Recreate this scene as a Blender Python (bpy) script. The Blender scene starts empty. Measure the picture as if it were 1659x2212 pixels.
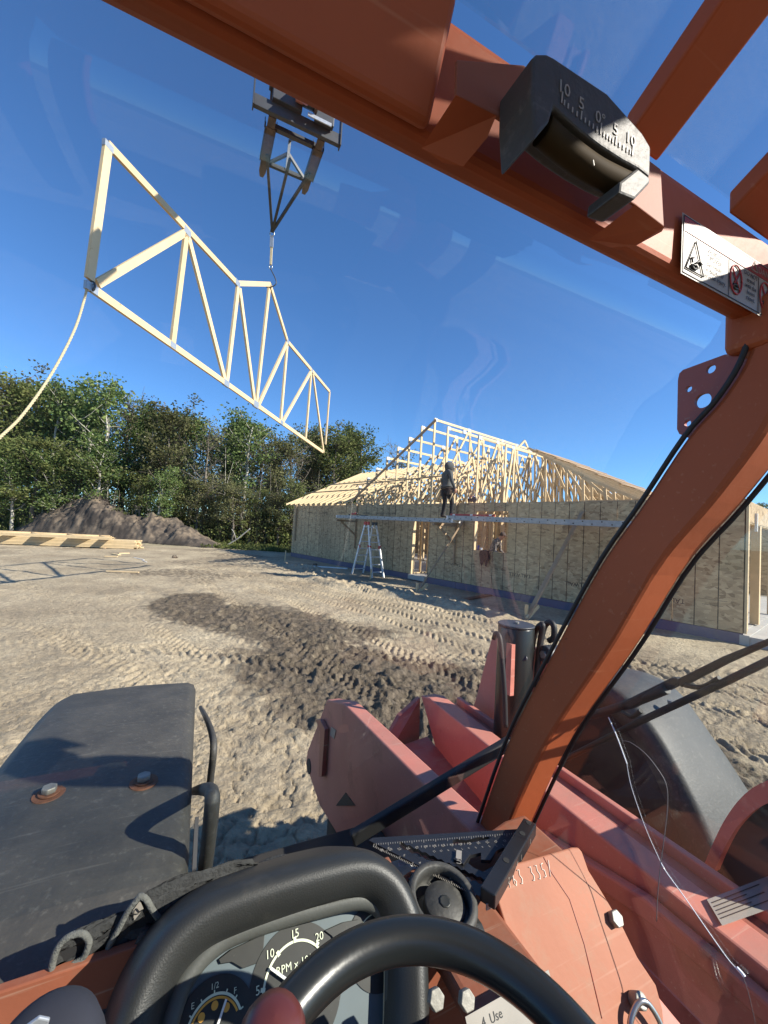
import bpy, bmesh, math, random
import numpy as np
from mathutils import Vector, Matrix

random.seed(7)
rad = math.radians
scene = bpy.context.scene
col = scene.collection

# ------------------------------------------------------------------ camera, sky, sun, exposure
H = 1.95                                   # eye height over the ground
PIT, ROLL = rad(2.35), rad(3.26)
FOC = 865.0 / 1659.0                       # focal length as a fraction of the picture width
fw = Vector((0, math.cos(PIT), math.sin(PIT)))
up0 = Vector((0, -math.sin(PIT), math.cos(PIT)))
r0 = Vector((1, 0, 0))
CR = r0 * math.cos(ROLL) + up0 * math.sin(ROLL)
CU = up0 * math.cos(ROLL) - r0 * math.sin(ROLL)
CAM = Vector((0, 0, H))
cd = bpy.data.cameras.new('camera')
cam = bpy.data.objects.new('camera', cd)
col.objects.link(cam)
cam.matrix_world = Matrix(((CR.x, CU.x, -fw.x, 0), (CR.y, CU.y, -fw.y, 0), (CR.z, CU.z, -fw.z, H), (0, 0, 0, 1)))
cd.sensor_fit = 'HORIZONTAL'
cd.sensor_width = 36
cd.lens = 36 * FOC
cd.clip_start = 0.02
cd.clip_end = 2000
scene.camera = cam
scene.render.resolution_x, scene.render.resolution_y = 768, 1024

SUN_AZ, SUN_EL = rad(107), rad(32)         # azimuth clockwise from +Y
world = bpy.data.worlds.new('World')
scene.world = world
world.use_nodes = True
wn = world.node_tree
wn.nodes.clear()
sky = wn.nodes.new('ShaderNodeTexSky')
sky.sky_type = 'NISHITA'
sky.sun_disc = False
sky.sun_elevation = SUN_EL
sky.sun_rotation = SUN_AZ
sky.altitude = 900
sky.air_density = 1.0
sky.dust_density = 0.02
sky.ozone_density = 4.0
bg = wn.nodes.new('ShaderNodeBackground')
bg.inputs['Strength'].default_value = 0.10
wo = wn.nodes.new('ShaderNodeOutputWorld')
tint = wn.nodes.new('ShaderNodeVectorMath'); tint.operation = 'MULTIPLY'; tint.inputs[1].default_value = (.62, .90, 1.14)   # the clear deep blue of a dry autumn day
wn.links.new(sky.outputs[0], tint.inputs[0])
wn.links.new(tint.outputs[0], bg.inputs[0])
wn.links.new(bg.outputs[0], wo.inputs[0])

sd = bpy.data.lights.new('sun', 'SUN')
sd.energy = 5.0
sd.angle = rad(0.53)
sd.color = (1.0, 0.93, 0.82)
sun = bpy.data.objects.new('sun', sd)
col.objects.link(sun)
sdir = Vector((math.sin(SUN_AZ) * math.cos(SUN_EL), math.cos(SUN_AZ) * math.cos(SUN_EL), math.sin(SUN_EL)))
sun.rotation_euler = sdir.to_track_quat('Z', 'Y').to_euler()
sun.location = (20, -5, 20)

vs = scene.view_settings
vs.view_transform = 'Standard'
vs.look = 'None'
vs.exposure = 0.9
vs.gamma = 1.0
vs.use_curve_mapping = False
cy = scene.cycles
cy.max_bounces = 8
cy.diffuse_bounces = 3
cy.glossy_bounces = 3
cy.transmission_bounces = 6
cy.transparent_max_bounces = 16
cy.caustics_reflective = False
cy.caustics_refractive = False
cy.sample_clamp_indirect = 6
try:
    cy.use_denoising = True
except Exception:
    pass

# ------------------------------------------------------------------ measuring rays: where a sight line meets a plane of the place
def ray(px, py):
    return fw + CR * ((px - 829.5) / 865.0) - CU * ((py - 1106.0) / 865.0)
def at_plane(px, py, p0, n):
    d = ray(px, py)
    return CAM + d * ((Vector(p0) - CAM).dot(n) / d.dot(n))
def at_ground(px, py, z=0.0):
    return at_plane(px, py, (0, 0, z), Vector((0, 0, 1)))
def at_depth(px, py, y):
    return at_plane(px, py, (0, y, 0), Vector((0, 1, 0)))

VAZ = rad(-25)
VF = Vector((math.sin(VAZ), math.cos(VAZ), 0))
VR = Vector((math.cos(VAZ), -math.sin(VAZ), 0))
# machine coordinates: x = right, y = forward, z = up from the ground
def to_v(p):
    return Vector((p.dot(VR), p.dot(VF), p.z))
def V(F, R, U):
    return Vector((R, F, U + H))
def PV(px, py, F=None, R=None, U=None):
    if F is not None: q = at_plane(px, py, VF * F, VF)
    elif R is not None: q = at_plane(px, py, VR * R, VR)
    else: q = at_plane(px, py, (0, 0, H + U), Vector((0, 0, 1)))
    return to_v(q)

# house coordinates: a along the front wall to the left, b to the back
RC = Vector((7.456, 8.245, 0))
HA = Vector((-.6348, .7727, 0))
HB = Vector((.7727, .6348, 0))
def hb(a, b, z):
    return Vector((a, -b, z))

# ------------------------------------------------------------------ materials
def mat(name, base, rough=0.6, var=0.12, scale=6.0, bump=0.0, bscale=30.0, metal=0.0, second=None, sec_scale=3.0, sec_lo=.55, sec_hi=.7, spec=0.5, coords='Object', hue_rand=0.0, wear=0.0, wear_col=(.42, .30, .22), dust=0.0):
    m = bpy.data.materials.new(name)
    m.use_nodes = True
    nt = m.node_tree
    N, L = nt.nodes, nt.links
    b = N['Principled BSDF']
    b.inputs['Roughness'].default_value = rough
    b.inputs['Metallic'].default_value = metal
    b.inputs['Specular IOR Level'].default_value = spec
    tc = N.new('ShaderNodeTexCoord')
    src = tc.outputs[coords]
    n1 = N.new('ShaderNodeTexNoise'); n1.inputs['Scale'].default_value = scale; n1.inputs['Detail'].default_value = 6
    L.new(src, n1.inputs['Vector'])
    mr = N.new('ShaderNodeMapRange')
    mr.inputs['From Min'].default_value = .25; mr.inputs['From Max'].default_value = .75
    mr.inputs['To Min'].default_value = 1 - var; mr.inputs['To Max'].default_value = 1 + var
    L.new(n1.outputs['Fac'], mr.inputs['Value'])
    vm = N.new('ShaderNodeVectorMath'); vm.operation = 'SCALE'
    vm.inputs[0].default_value = base[:3]
    L.new(mr.outputs[0], vm.inputs['Scale'])
    out = vm.outputs[0]
    if hue_rand:
        oi = N.new('ShaderNodeObjectInfo')
        m2 = N.new('ShaderNodeMapRange'); m2.inputs['To Min'].default_value = 1 - hue_rand; m2.inputs['To Max'].default_value = 1 + hue_rand
        L.new(oi.outputs['Random'], m2.inputs['Value'])
        v2 = N.new('ShaderNodeVectorMath'); v2.operation = 'SCALE'
        L.new(out, v2.inputs[0]); L.new(m2.outputs[0], v2.inputs['Scale'])
        out = v2.outputs[0]
    if second is not None:
        n2 = N.new('ShaderNodeTexNoise'); n2.inputs['Scale'].default_value = sec_scale; n2.inputs['Detail'].default_value = 9; n2.inputs['Roughness'].default_value = .65
        L.new(src, n2.inputs['Vector'])
        m3 = N.new('ShaderNodeMapRange'); m3.inputs['From Min'].default_value = sec_lo; m3.inputs['From Max'].default_value = sec_hi
        L.new(n2.outputs['Fac'], m3.inputs['Value'])
        mx = N.new('ShaderNodeMix'); mx.data_type = 'RGBA'
        L.new(m3.outputs[0], mx.inputs[0]); L.new(out, mx.inputs[6]); mx.inputs[7].default_value = (*second[:3], 1)
        out = mx.outputs[2]
    def mixin(out, fac, colr):
        mx = N.new('ShaderNodeMix'); mx.data_type = 'RGBA'
        L.new(fac, mx.inputs[0]); L.new(out, mx.inputs[6]); mx.inputs[7].default_value = (*colr, 1)
        return mx.outputs[2]
    if wear:                                   # long thin scratches in two directions, and rubbed spots
        for k, (rot, sc) in enumerate((((.3, .9, .5), (3, 95, 95)), ((1.2, .2, 1.9), (4, 120, 120)))):
            mp = N.new('ShaderNodeMapping'); mp.inputs['Rotation'].default_value = rot; mp.inputs['Scale'].default_value = sc
            L.new(src, mp.inputs['Vector'])
            ns = N.new('ShaderNodeTexNoise'); ns.inputs['Scale'].default_value = 1.0; ns.inputs['Detail'].default_value = 2; L.new(mp.outputs[0], ns.inputs['Vector'])
            ms = N.new('ShaderNodeMapRange'); ms.inputs['From Min'].default_value = .67; ms.inputs['From Max'].default_value = .76; ms.inputs['To Max'].default_value = wear
            L.new(ns.outputs['Fac'], ms.inputs['Value'])
            out = mixin(out, ms.outputs[0], wear_col)
        nv = N.new('ShaderNodeTexNoise'); nv.inputs['Scale'].default_value = 38; nv.inputs['Detail'].default_value = 5; nv.inputs['Roughness'].default_value = .7; L.new(src, nv.inputs['Vector'])
        mv = N.new('ShaderNodeMapRange'); mv.inputs['From Min'].default_value = .69; mv.inputs['From Max'].default_value = .72; mv.inputs['To Max'].default_value = wear * .9
        L.new(nv.outputs['Fac'], mv.inputs['Value'])
        out = mixin(out, mv.outputs[0], (.06, .045, .035))
    if dust:                                   # settled dust on what faces up
        ge = N.new('ShaderNodeNewGeometry'); sz = N.new('ShaderNodeSeparateXYZ'); L.new(ge.outputs['Normal'], sz.inputs[0])
        nd = N.new('ShaderNodeTexNoise'); nd.inputs['Scale'].default_value = 9; nd.inputs['Detail'].default_value = 10; nd.inputs['Roughness'].default_value = .72; L.new(src, nd.inputs['Vector'])
        m7 = N.new('ShaderNodeMapRange'); m7.inputs['From Min'].default_value = .45; m7.inputs['From Max'].default_value = .95; L.new(sz.outputs[2], m7.inputs['Value'])
        m8 = N.new('ShaderNodeMapRange'); m8.inputs['From Min'].default_value = .38; m8.inputs['From Max'].default_value = .72; m8.inputs['To Max'].default_value = dust; L.new(nd.outputs['Fac'], m8.inputs['Value'])
        mu = N.new('ShaderNodeMath'); mu.operation = 'MULTIPLY'; L.new(m7.outputs[0], mu.inputs[0]); L.new(m8.outputs[0], mu.inputs[1])
        out = mixin(out, mu.outputs[0], (.30, .26, .20))
    L.new(out, b.inputs['Base Color'])
    if bump:
        n4 = N.new('ShaderNodeTexNoise'); n4.inputs['Scale'].default_value = bscale; n4.inputs['Detail'].default_value = 5
        L.new(src, n4.inputs['Vector'])
        bp = N.new('ShaderNodeBump'); bp.inputs['Strength'].default_value = bump; bp.inputs['Distance'].default_value = .01
        L.new(n4.outputs['Fac'], bp.inputs['Height']); L.new(bp.outputs[0], b.inputs['Normal'])
    return m

M = {}
M['orange'] = mat('orange_paint', (.40, .098, .036), .55, .14, 3, spec=.25, wear=.45, wear_col=(.50, .20, .10), second=(.30, .09, .045), sec_scale=14, sec_lo=.6, sec_hi=.75, bump=.05, bscale=60)
M['orange_dash'] = mat('dash_paint', (.27, .088, .048), .6, .12, 9, spec=.22, wear=.5, dust=.3, second=(.22, .10, .062), sec_scale=22, sec_lo=.55, sec_hi=.75, bump=.05, bscale=90)
M['console'] = mat('console_paint', (.40, .155, .09), .58, .10, 9, spec=.22, wear=.16, wear_col=(.55, .36, .26), second=(.36, .19, .12), sec_scale=20, sec_lo=.52, sec_hi=.75, bump=.04, bscale=90)
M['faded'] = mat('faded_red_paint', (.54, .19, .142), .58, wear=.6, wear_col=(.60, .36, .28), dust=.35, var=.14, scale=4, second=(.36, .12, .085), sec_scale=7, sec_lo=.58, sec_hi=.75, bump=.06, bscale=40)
M['maroon'] = mat('shaded_red_paint', (.34, .085, .065), .5, .15, 5, wear=.5, dust=.6, second=(.12, .075, .055), sec_scale=5, sec_lo=.60, sec_hi=.72, bump=.08, bscale=40)  # darker copy of the red paint, shade put into the colour
M['black_plastic'] = mat('black_fender_plastic', (.047, .046, .042), .58, .18, 5, wear=.3, wear_col=(.16, .15, .13), dust=.14, second=(.13, .125, .11), sec_scale=70, sec_lo=.56, sec_hi=.8, bump=.12, bscale=120)
M['black_vinyl'] = mat('black_vinyl', (.024, .025, .024), .45, .2, 8, bump=.10, bscale=500, second=(.05, .047, .04), sec_scale=14, sec_lo=.6, sec_hi=.8)
M['black_gloss'] = mat('black_rim_plastic', (.014, .016, .016), .3, .1, 6, bump=.02, bscale=150)
M['black'] = mat('black_rubber', (.016, .016, .017), .6, .2, 6, bump=.05)
M['dark'] = mat('dark_recess', (.03, .028, .026), .8, .2, 6)  # dark parts, and painted shade for holes and ground shadow
M['grey_bezel'] = mat('grey_bezel', (.075, .078, .07), .55, .12, 30, bump=.05, bscale=200)
M['dial_face'] = mat('dial_face_print', (.095, .125, .135), .5, .08, 20)
M['dial_dark'] = mat('dial_black', (.022, .023, .02), .5, .2, 60, second=(.09, .085, .07), sec_scale=220, sec_lo=.66, sec_hi=.75)
M['print_white'] = mat('pale_print', (.70, .74, .55), .5, .05)
M['print_orange'] = mat('amber_print', (.75, .36, .05), .5, .05)
M['white'] = mat('white_paint', (.78, .77, .74), .5, .06)
M['sticker'] = mat('sticker_white', (.32, .29, .25), .5, .08, 20)
M['sticker_red'] = mat('sticker_red', (.30, .04, .04), .45, .1, 20)
M['ink'] = mat('black_ink', (.02, .02, .02), .5, .05)
M['red_ink'] = mat('red_ink', (.45, .04, .04), .5, .05)
M['steel'] = mat('bolt_steel', (.27, .255, .22), .5, .3, 40, metal=.35, bump=.08, bscale=120)
M['rust'] = mat('rusty_washer', (.17, .07, .035), .8, .35, 60, bump=.2, bscale=150)
M['rusty_steel'] = mat('rusty_fork_steel', (.10, .068, .05), .65, .3, 10, second=(.05, .04, .04), sec_scale=6, sec_lo=.45, sec_hi=.65, bump=.1)
M['dark_steel'] = mat('dark_steel', (.035, .038, .045), .5, .25, 8, bump=.06)
M['galv'] = mat('galvanised_steel', (.42, .44, .46), .4, .2, 25, metal=.6)
M['chrome'] = mat('chain_steel', (.5, .5, .48), .3, .1, 30, metal=.9)
M['alu'] = mat('aluminium', (.30, .31, .32), .5, .15, 12, metal=.45, bump=.05)
M['ladder_alu'] = mat('bright_aluminium', (.58, .59, .60), .45, .1, 12, metal=.35)
M['lumber'] = mat('spruce_lumber', (.62, .46, .26), .7, .10, 5, second=(.42, .26, .12), sec_scale=3, sec_lo=.66, sec_hi=.8, hue_rand=.10)
M['lumber_dark'] = mat('weathered_lumber', (.36, .25, .15), .75, .14, 5, hue_rand=.12)
M['lumber_pale'] = mat('fresh_lumber', (.62, .47, .27), .7, .08, 5, second=(.30, .17, .07), sec_scale=8, sec_lo=.66, sec_hi=.74, hue_rand=.10)
M['plate'] = mat('truss_plate', (.38, .42, .46), .45, .15, 60, metal=.5)
M['foam'] = mat('purple_foam_board', (.135, .118, .168), .8, .12, 3, second=(.20, .17, .16), sec_scale=4, sec_lo=.55, sec_hi=.8)
M['concrete'] = mat('concrete', (.42, .40, .36), .85, .12, 3, bump=.08, bscale=50)
M['rope'] = mat('tan_rope', (.50, .42, .26), .9, .15, 80, bump=.4, bscale=250)
M['hoodie'] = mat('grey_hoodie', (.085, .088, .085), .95, .15, 12, bump=.25, bscale=40)
M['pants'] = mat('black_trousers', (.014, .014, .016), .9, .2, 10, bump=.2, bscale=30)
M['boots'] = mat('dark_boots', (.03, .024, .02), .7, .2, 20)
M['skin'] = mat('skin', (.46, .25, .17), .6, .05)
M['leather'] = mat('brown_leather', (.07, .045, .03), .7, .25, 20)
M['flannel'] = mat('grey_flannel', (.26, .23, .21), .95, .35, 14, second=(.10, .085, .08), sec_scale=16, sec_lo=.45, sec_hi=.55)
M['cap_cloth'] = mat('dark_cap', (.05, .042, .038), .9, .2, 14)
M['jacket'] = mat('black_jacket_cloth', (.013, .013, .014), .9, .2, 12, bump=.2, bscale=30)
M['navy'] = mat('navy_cloth', (.022, .024, .036), .85, .2, 20)
M['glove'] = mat('glove_ribbed_cloth', (.035, .036, .036), .95, .3, 40, bump=.5, bscale=160)
M['glove_edge'] = mat('glove_piping', (.125, .128, .118), .95, .25, 90, bump=.4, bscale=300)
M['red_plastic'] = mat('red_plastic', (.42, .03, .025), .4, .1)
M['blue'] = mat('blue_plastic', (.02, .04, .22), .4, .1)
M['anodised'] = mat('black_anodised', (.018, .018, .02), .38, .2, 20, bump=.03, bscale=200)
M['maroon_knob'] = mat('maroon_knob', (.09, .022, .02), .35, .1)
M['cloth_pale'] = mat('pale_cloth', (.20, .22, .20), .9, .12, 8, bump=.2, bscale=20)  # pale tone of the paper reflection
M['rag'] = mat('brown_rag', (.06, .045, .035), .95, .3, 14, bump=.5, bscale=30)
M['tyre'] = mat('tyre_rubber', (.03, .028, .026), .85, .25, 6, second=(.14, .115, .085), sec_scale=9, sec_lo=.5, sec_hi=.75)
M['bark'] = mat('grey_bark', (.16, .135, .105), .9, .3, 6, bump=.4, bscale=20)
M['bark_pale'] = mat('pale_bark', (.40, .375, .32), .85, .3, 4, second=(.07, .06, .05), sec_scale=7, sec_lo=.6, sec_hi=.7)
M['amber'] = mat('amber_vial', (.042, .028, .012), .7, .2, 20, spec=.08)
M['chalk'] = mat('paint_marker', (.80, .70, .60), .6, .05)

def osb_mat():
    m = bpy.data.materials.new('strand_board'); m.use_nodes = True
    N, L = m.node_tree.nodes, m.node_tree.links
    b = N['Principled BSDF']; b.inputs['Roughness'].default_value = .72
    tc = N.new('ShaderNodeTexCoord')
    outs = []
    for k, (ang, sx, sy) in enumerate(((.9, 8, 17), (-.62, 9, 18), (2.2, 7, 15))):
        mp = N.new('ShaderNodeMapping'); mp.inputs['Rotation'].default_value = (0, ang, 0); mp.inputs['Scale'].default_value = (sx, 10, sy)
        L.new(tc.outputs['Object'], mp.inputs['Vector'])
        vo = N.new('ShaderNodeTexVoronoi'); vo.inputs['Scale'].default_value = 1.0; vo.inputs['Randomness'].default_value = 1
        L.new(mp.outputs[0], vo.inputs['Vector'])
        sp = N.new('ShaderNodeSeparateColor'); L.new(vo.outputs['Color'], sp.inputs[0])
        outs.append(sp)
    # choose between the three flake layers by another cell value
    mxa = N.new('ShaderNodeMix'); mxa.data_type = 'FLOAT'
    gt = N.new('ShaderNodeMath'); gt.operation = 'GREATER_THAN'; gt.inputs[1].default_value = .5
    L.new(outs[0].outputs[1], gt.inputs[0]); L.new(gt.outputs[0], mxa.inputs[0]); L.new(outs[0].outputs[0], mxa.inputs[2]); L.new(outs[1].outputs[0], mxa.inputs[3])
    mxb = N.new('ShaderNodeMix'); mxb.data_type = 'FLOAT'
    gt2 = N.new('ShaderNodeMath'); gt2.operation = 'GREATER_THAN'; gt2.inputs[1].default_value = .55
    L.new(outs[2].outputs[1], gt2.inputs[0]); L.new(gt2.outputs[0], mxb.inputs[0]); L.new(mxa.outputs[0], mxb.inputs[2]); L.new(outs[2].outputs[0], mxb.inputs[3])
    cr = N.new('ShaderNodeValToRGB')
    e = cr.color_ramp.elements
    e[0].position = 0; e[0].color = (.27, .185, .10, 1)
    e[1].position = 1; e[1].color = (.57, .425, .245, 1)
    k = cr.color_ramp.elements.new(.25); k.color = (.42, .30, .165, 1)
    k = cr.color_ramp.elements.new(.7); k.color = (.485, .35, .195, 1)
    L.new(mxb.outputs[0], cr.inputs[0])
    # printed nail lines every 16 inches
    sx = N.new('ShaderNodeSeparateXYZ'); L.new(tc.outputs['Object'], sx.inputs[0])
    md = N.new('ShaderNodeMath'); md.operation = 'PINGPONG'; md.inputs[1].default_value = .2033
    L.new(sx.outputs[0], md.inputs[0])
    lt = N.new('ShaderNodeMath'); lt.operation = 'LESS_THAN'; lt.inputs[1].default_value = .010
    L.new(md.outputs[0], lt.inputs[0])
    nz = N.new('ShaderNodeTexNoise'); nz.inputs['Scale'].default_value = 5; L.new(tc.outputs['Object'], nz.inputs['Vector'])
    ml = N.new('ShaderNodeMath'); ml.operation = 'MULTIPLY'; L.new(lt.outputs[0], ml.inputs[0]); mz = N.new('ShaderNodeMapRange'); mz.inputs['From Min'].default_value = .3; mz.inputs['From Max'].default_value = .5; mz.inputs['To Min'].default_value = .45; mz.inputs['To Max'].default_value = .95; L.new(nz.outputs['Fac'], mz.inputs['Value']); L.new(mz.outputs[0], ml.inputs[1])
    mx = N.new('ShaderNodeMix'); mx.data_type = 'RGBA'; L.new(ml.outputs[0], mx.inputs[0]); L.new(cr.outputs[0], mx.inputs[6]); mx.inputs[7].default_value = (.03, .022, .015, 1)
    n2 = N.new('ShaderNodeTexNoise'); n2.inputs['Scale'].default_value = .9; L.new(tc.outputs['Object'], n2.inputs['Vector'])
    mr = N.new('ShaderNodeMapRange'); mr.inputs['To Min'].default_value = .78; mr.inputs['To Max'].default_value = 1.2; L.new(n2.outputs['Fac'], mr.inputs['Value'])
    oi = N.new('ShaderNodeObjectInfo'); m5 = N.new('ShaderNodeMapRange'); m5.inputs['To Min'].default_value = .86; m5.inputs['To Max'].default_value = 1.12; L.new(oi.outputs['Random'], m5.inputs['Value'])
    mm = N.new('ShaderNodeMath'); mm.operation = 'MULTIPLY'; L.new(mr.outputs[0], mm.inputs[0]); L.new(m5.outputs[0], mm.inputs[1])
    vm = N.new('ShaderNodeVectorMath'); vm.operation = 'SCALE'; L.new(mx.outputs[2], vm.inputs[0]); L.new(mm.outputs[0], vm.inputs['Scale'])
    L.new(vm.outputs[0], b.inputs['Base Color'])
    bp = N.new('ShaderNodeBump'); bp.inputs['Strength'].default_value = .25; bp.inputs['Distance'].default_value = .004
    L.new(mxb.outputs[0], bp.inputs['Height']); L.new(bp.outputs[0], b.inputs['Normal'])
    return m
M['osb'] = osb_mat()

def glass_mat():
    m = bpy.data.materials.new('cab_glass'); m.use_nodes = True
    N, L = m.node_tree.nodes, m.node_tree.links
    N.clear()
    out = N.new('ShaderNodeOutputMaterial')
    tr = N.new('ShaderNodeBsdfTransparent'); tr.inputs[0].default_value = (.95, .965, .96, 1)
    gl = N.new('ShaderNodeBsdfGlossy'); gl.inputs['Roughness'].default_value = .0; gl.inputs[0].default_value = (1, 1, 1, 1)
    fr = N.new('ShaderNodeFresnel')
    ge = N.new('ShaderNodeNewGeometry'); ir = N.new('ShaderNodeMapRange'); ir.inputs['To Min'].default_value = 1.5; ir.inputs['To Max'].default_value = 1 / 1.5
    L.new(ge.outputs['Backfacing'], ir.inputs['Value']); L.new(ir.outputs[0], fr.inputs[0])      # the same pane seen from either side
    mx = N.new('ShaderNodeMixShader')
    sc_ = N.new('ShaderNodeMath'); sc_.operation = 'MULTIPLY'; sc_.inputs[1].default_value = .8
    L.new(fr.outputs[0], sc_.inputs[0]); L.new(sc_.outputs[0], mx.inputs[0]); L.new(tr.outputs[0], mx.inputs[1]); L.new(gl.outputs[0], mx.inputs[2])
    # fine dust: a little diffuse, denser in smears and specks
    tc = N.new('ShaderNodeTexCoord')
    n1 = N.new('ShaderNodeTexNoise'); n1.inputs['Scale'].default_value = 5; n1.inputs['Detail'].default_value = 8; L.new(tc.outputs['Object'], n1.inputs['Vector'])
    m1 = N.new('ShaderNodeMapRange'); m1.inputs['From Min'].default_value = .45; m1.inputs['From Max'].default_value = .8; m1.inputs['To Min'].default_value = .001; m1.inputs['To Max'].default_value = .022
    L.new(n1.outputs['Fac'], m1.inputs['Value'])
    n2 = N.new('ShaderNodeTexVoronoi'); n2.inputs['Scale'].default_value = 130; L.new(tc.outputs['Object'], n2.inputs['Vector'])
    m2 = N.new('ShaderNodeMapRange'); m2.inputs['From Min'].default_value = .02; m2.inputs['From Max'].default_value = .1; m2.inputs['To Min'].default_value = .10; m2.inputs['To Max'].default_value = 0
    L.new(n2.outputs['Distance'], m2.inputs['Value'])
    n3 = N.new('ShaderNodeTexNoise'); n3.inputs['Scale'].default_value = 4; L.new(tc.outputs['Object'], n3.inputs['Vector'])
    m3 = N.new('ShaderNodeMapRange'); m3.inputs['From Min'].default_value = .52; m3.inputs['From Max'].default_value = .72; L.new(n3.outputs['Fac'], m3.inputs['Value'])
    mu = N.new('ShaderNodeMath'); mu.operation = 'MULTIPLY'; L.new(m2.outputs[0], mu.inputs[0]); L.new(m3.outputs[0], mu.inputs[1])
    ad = N.new('ShaderNodeMath'); ad.operation = 'ADD'; L.new(m1.outputs[0], ad.inputs[0]); L.new(mu.outputs[0], ad.inputs[1])
    df = N.new('ShaderNodeBsdfDiffuse'); df.inputs[0].default_value = (.6, .58, .55, 1)
    mx2 = N.new('ShaderNodeMixShader'); L.new(ad.outputs[0], mx2.inputs[0]); L.new(mx.outputs[0], mx2.inputs[1]); L.new(df.outputs[0], mx2.inputs[2])
    L.new(mx2.outputs[0], out.inputs[0])
    return m
M['glass'] = glass_mat()

def leaf_mat(name, c1, c2):
    m = bpy.data.materials.new(name); m.use_nodes = True
    N, L = m.node_tree.nodes, m.node_tree.links
    N.clear()
    out = N.new('ShaderNodeOutputMaterial')
    geo = N.new('ShaderNodeNewGeometry')
    oi = N.new('ShaderNodeObjectInfo')
    mx = N.new('ShaderNodeMix'); mx.data_type = 'RGBA'; mx.inputs[6].default_value = (*c1, 1); mx.inputs[7].default_value = (*c2, 1)
    L.new(geo.outputs['Random Per Island'], mx.inputs[0])
    mr = N.new('ShaderNodeMapRange'); mr.inputs['To Min'].default_value = .75; mr.inputs['To Max'].default_value = 1.3; L.new(oi.outputs['Random'], mr.inputs['Value'])
    vm = N.new('ShaderNodeVectorMath'); vm.operation = 'SCALE'; L.new(mx.outputs[2], vm.inputs[0]); L.new(mr.outputs[0], vm.inputs['Scale'])
    d = N.new('ShaderNodeBsdfDiffuse'); t = N.new('ShaderNodeBsdfTranslucent')
    L.new(vm.outputs[0], d.inputs[0]); L.new(vm.outputs[0], t.inputs[0])
    ms = N.new('ShaderNodeMixShader'); ms.inputs[0].default_value = .35; L.new(d.outputs[0], ms.inputs[1]); L.new(t.outputs[0], ms.inputs[2])
    L.new(ms.outputs[0], out.inputs[0])
    return m
M['leaf_green'] = leaf_mat('green_leaves', (.075, .125, .04), (.19, .235, .085))
M['leaf_olive'] = leaf_mat('olive_leaves', (.085, .115, .036), (.215, .23, .085))
M['leaf_dark'] = leaf_mat('dark_leaves', (.05, .085, .034), (.13, .17, .065))
M['leaf_brown'] = leaf_mat('brown_leaves', (.092, .102, .045), (.20, .195, .09))
M['grass'] = leaf_mat('grass_blades', (.07, .10, .03), (.19, .20, .07))

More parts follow.
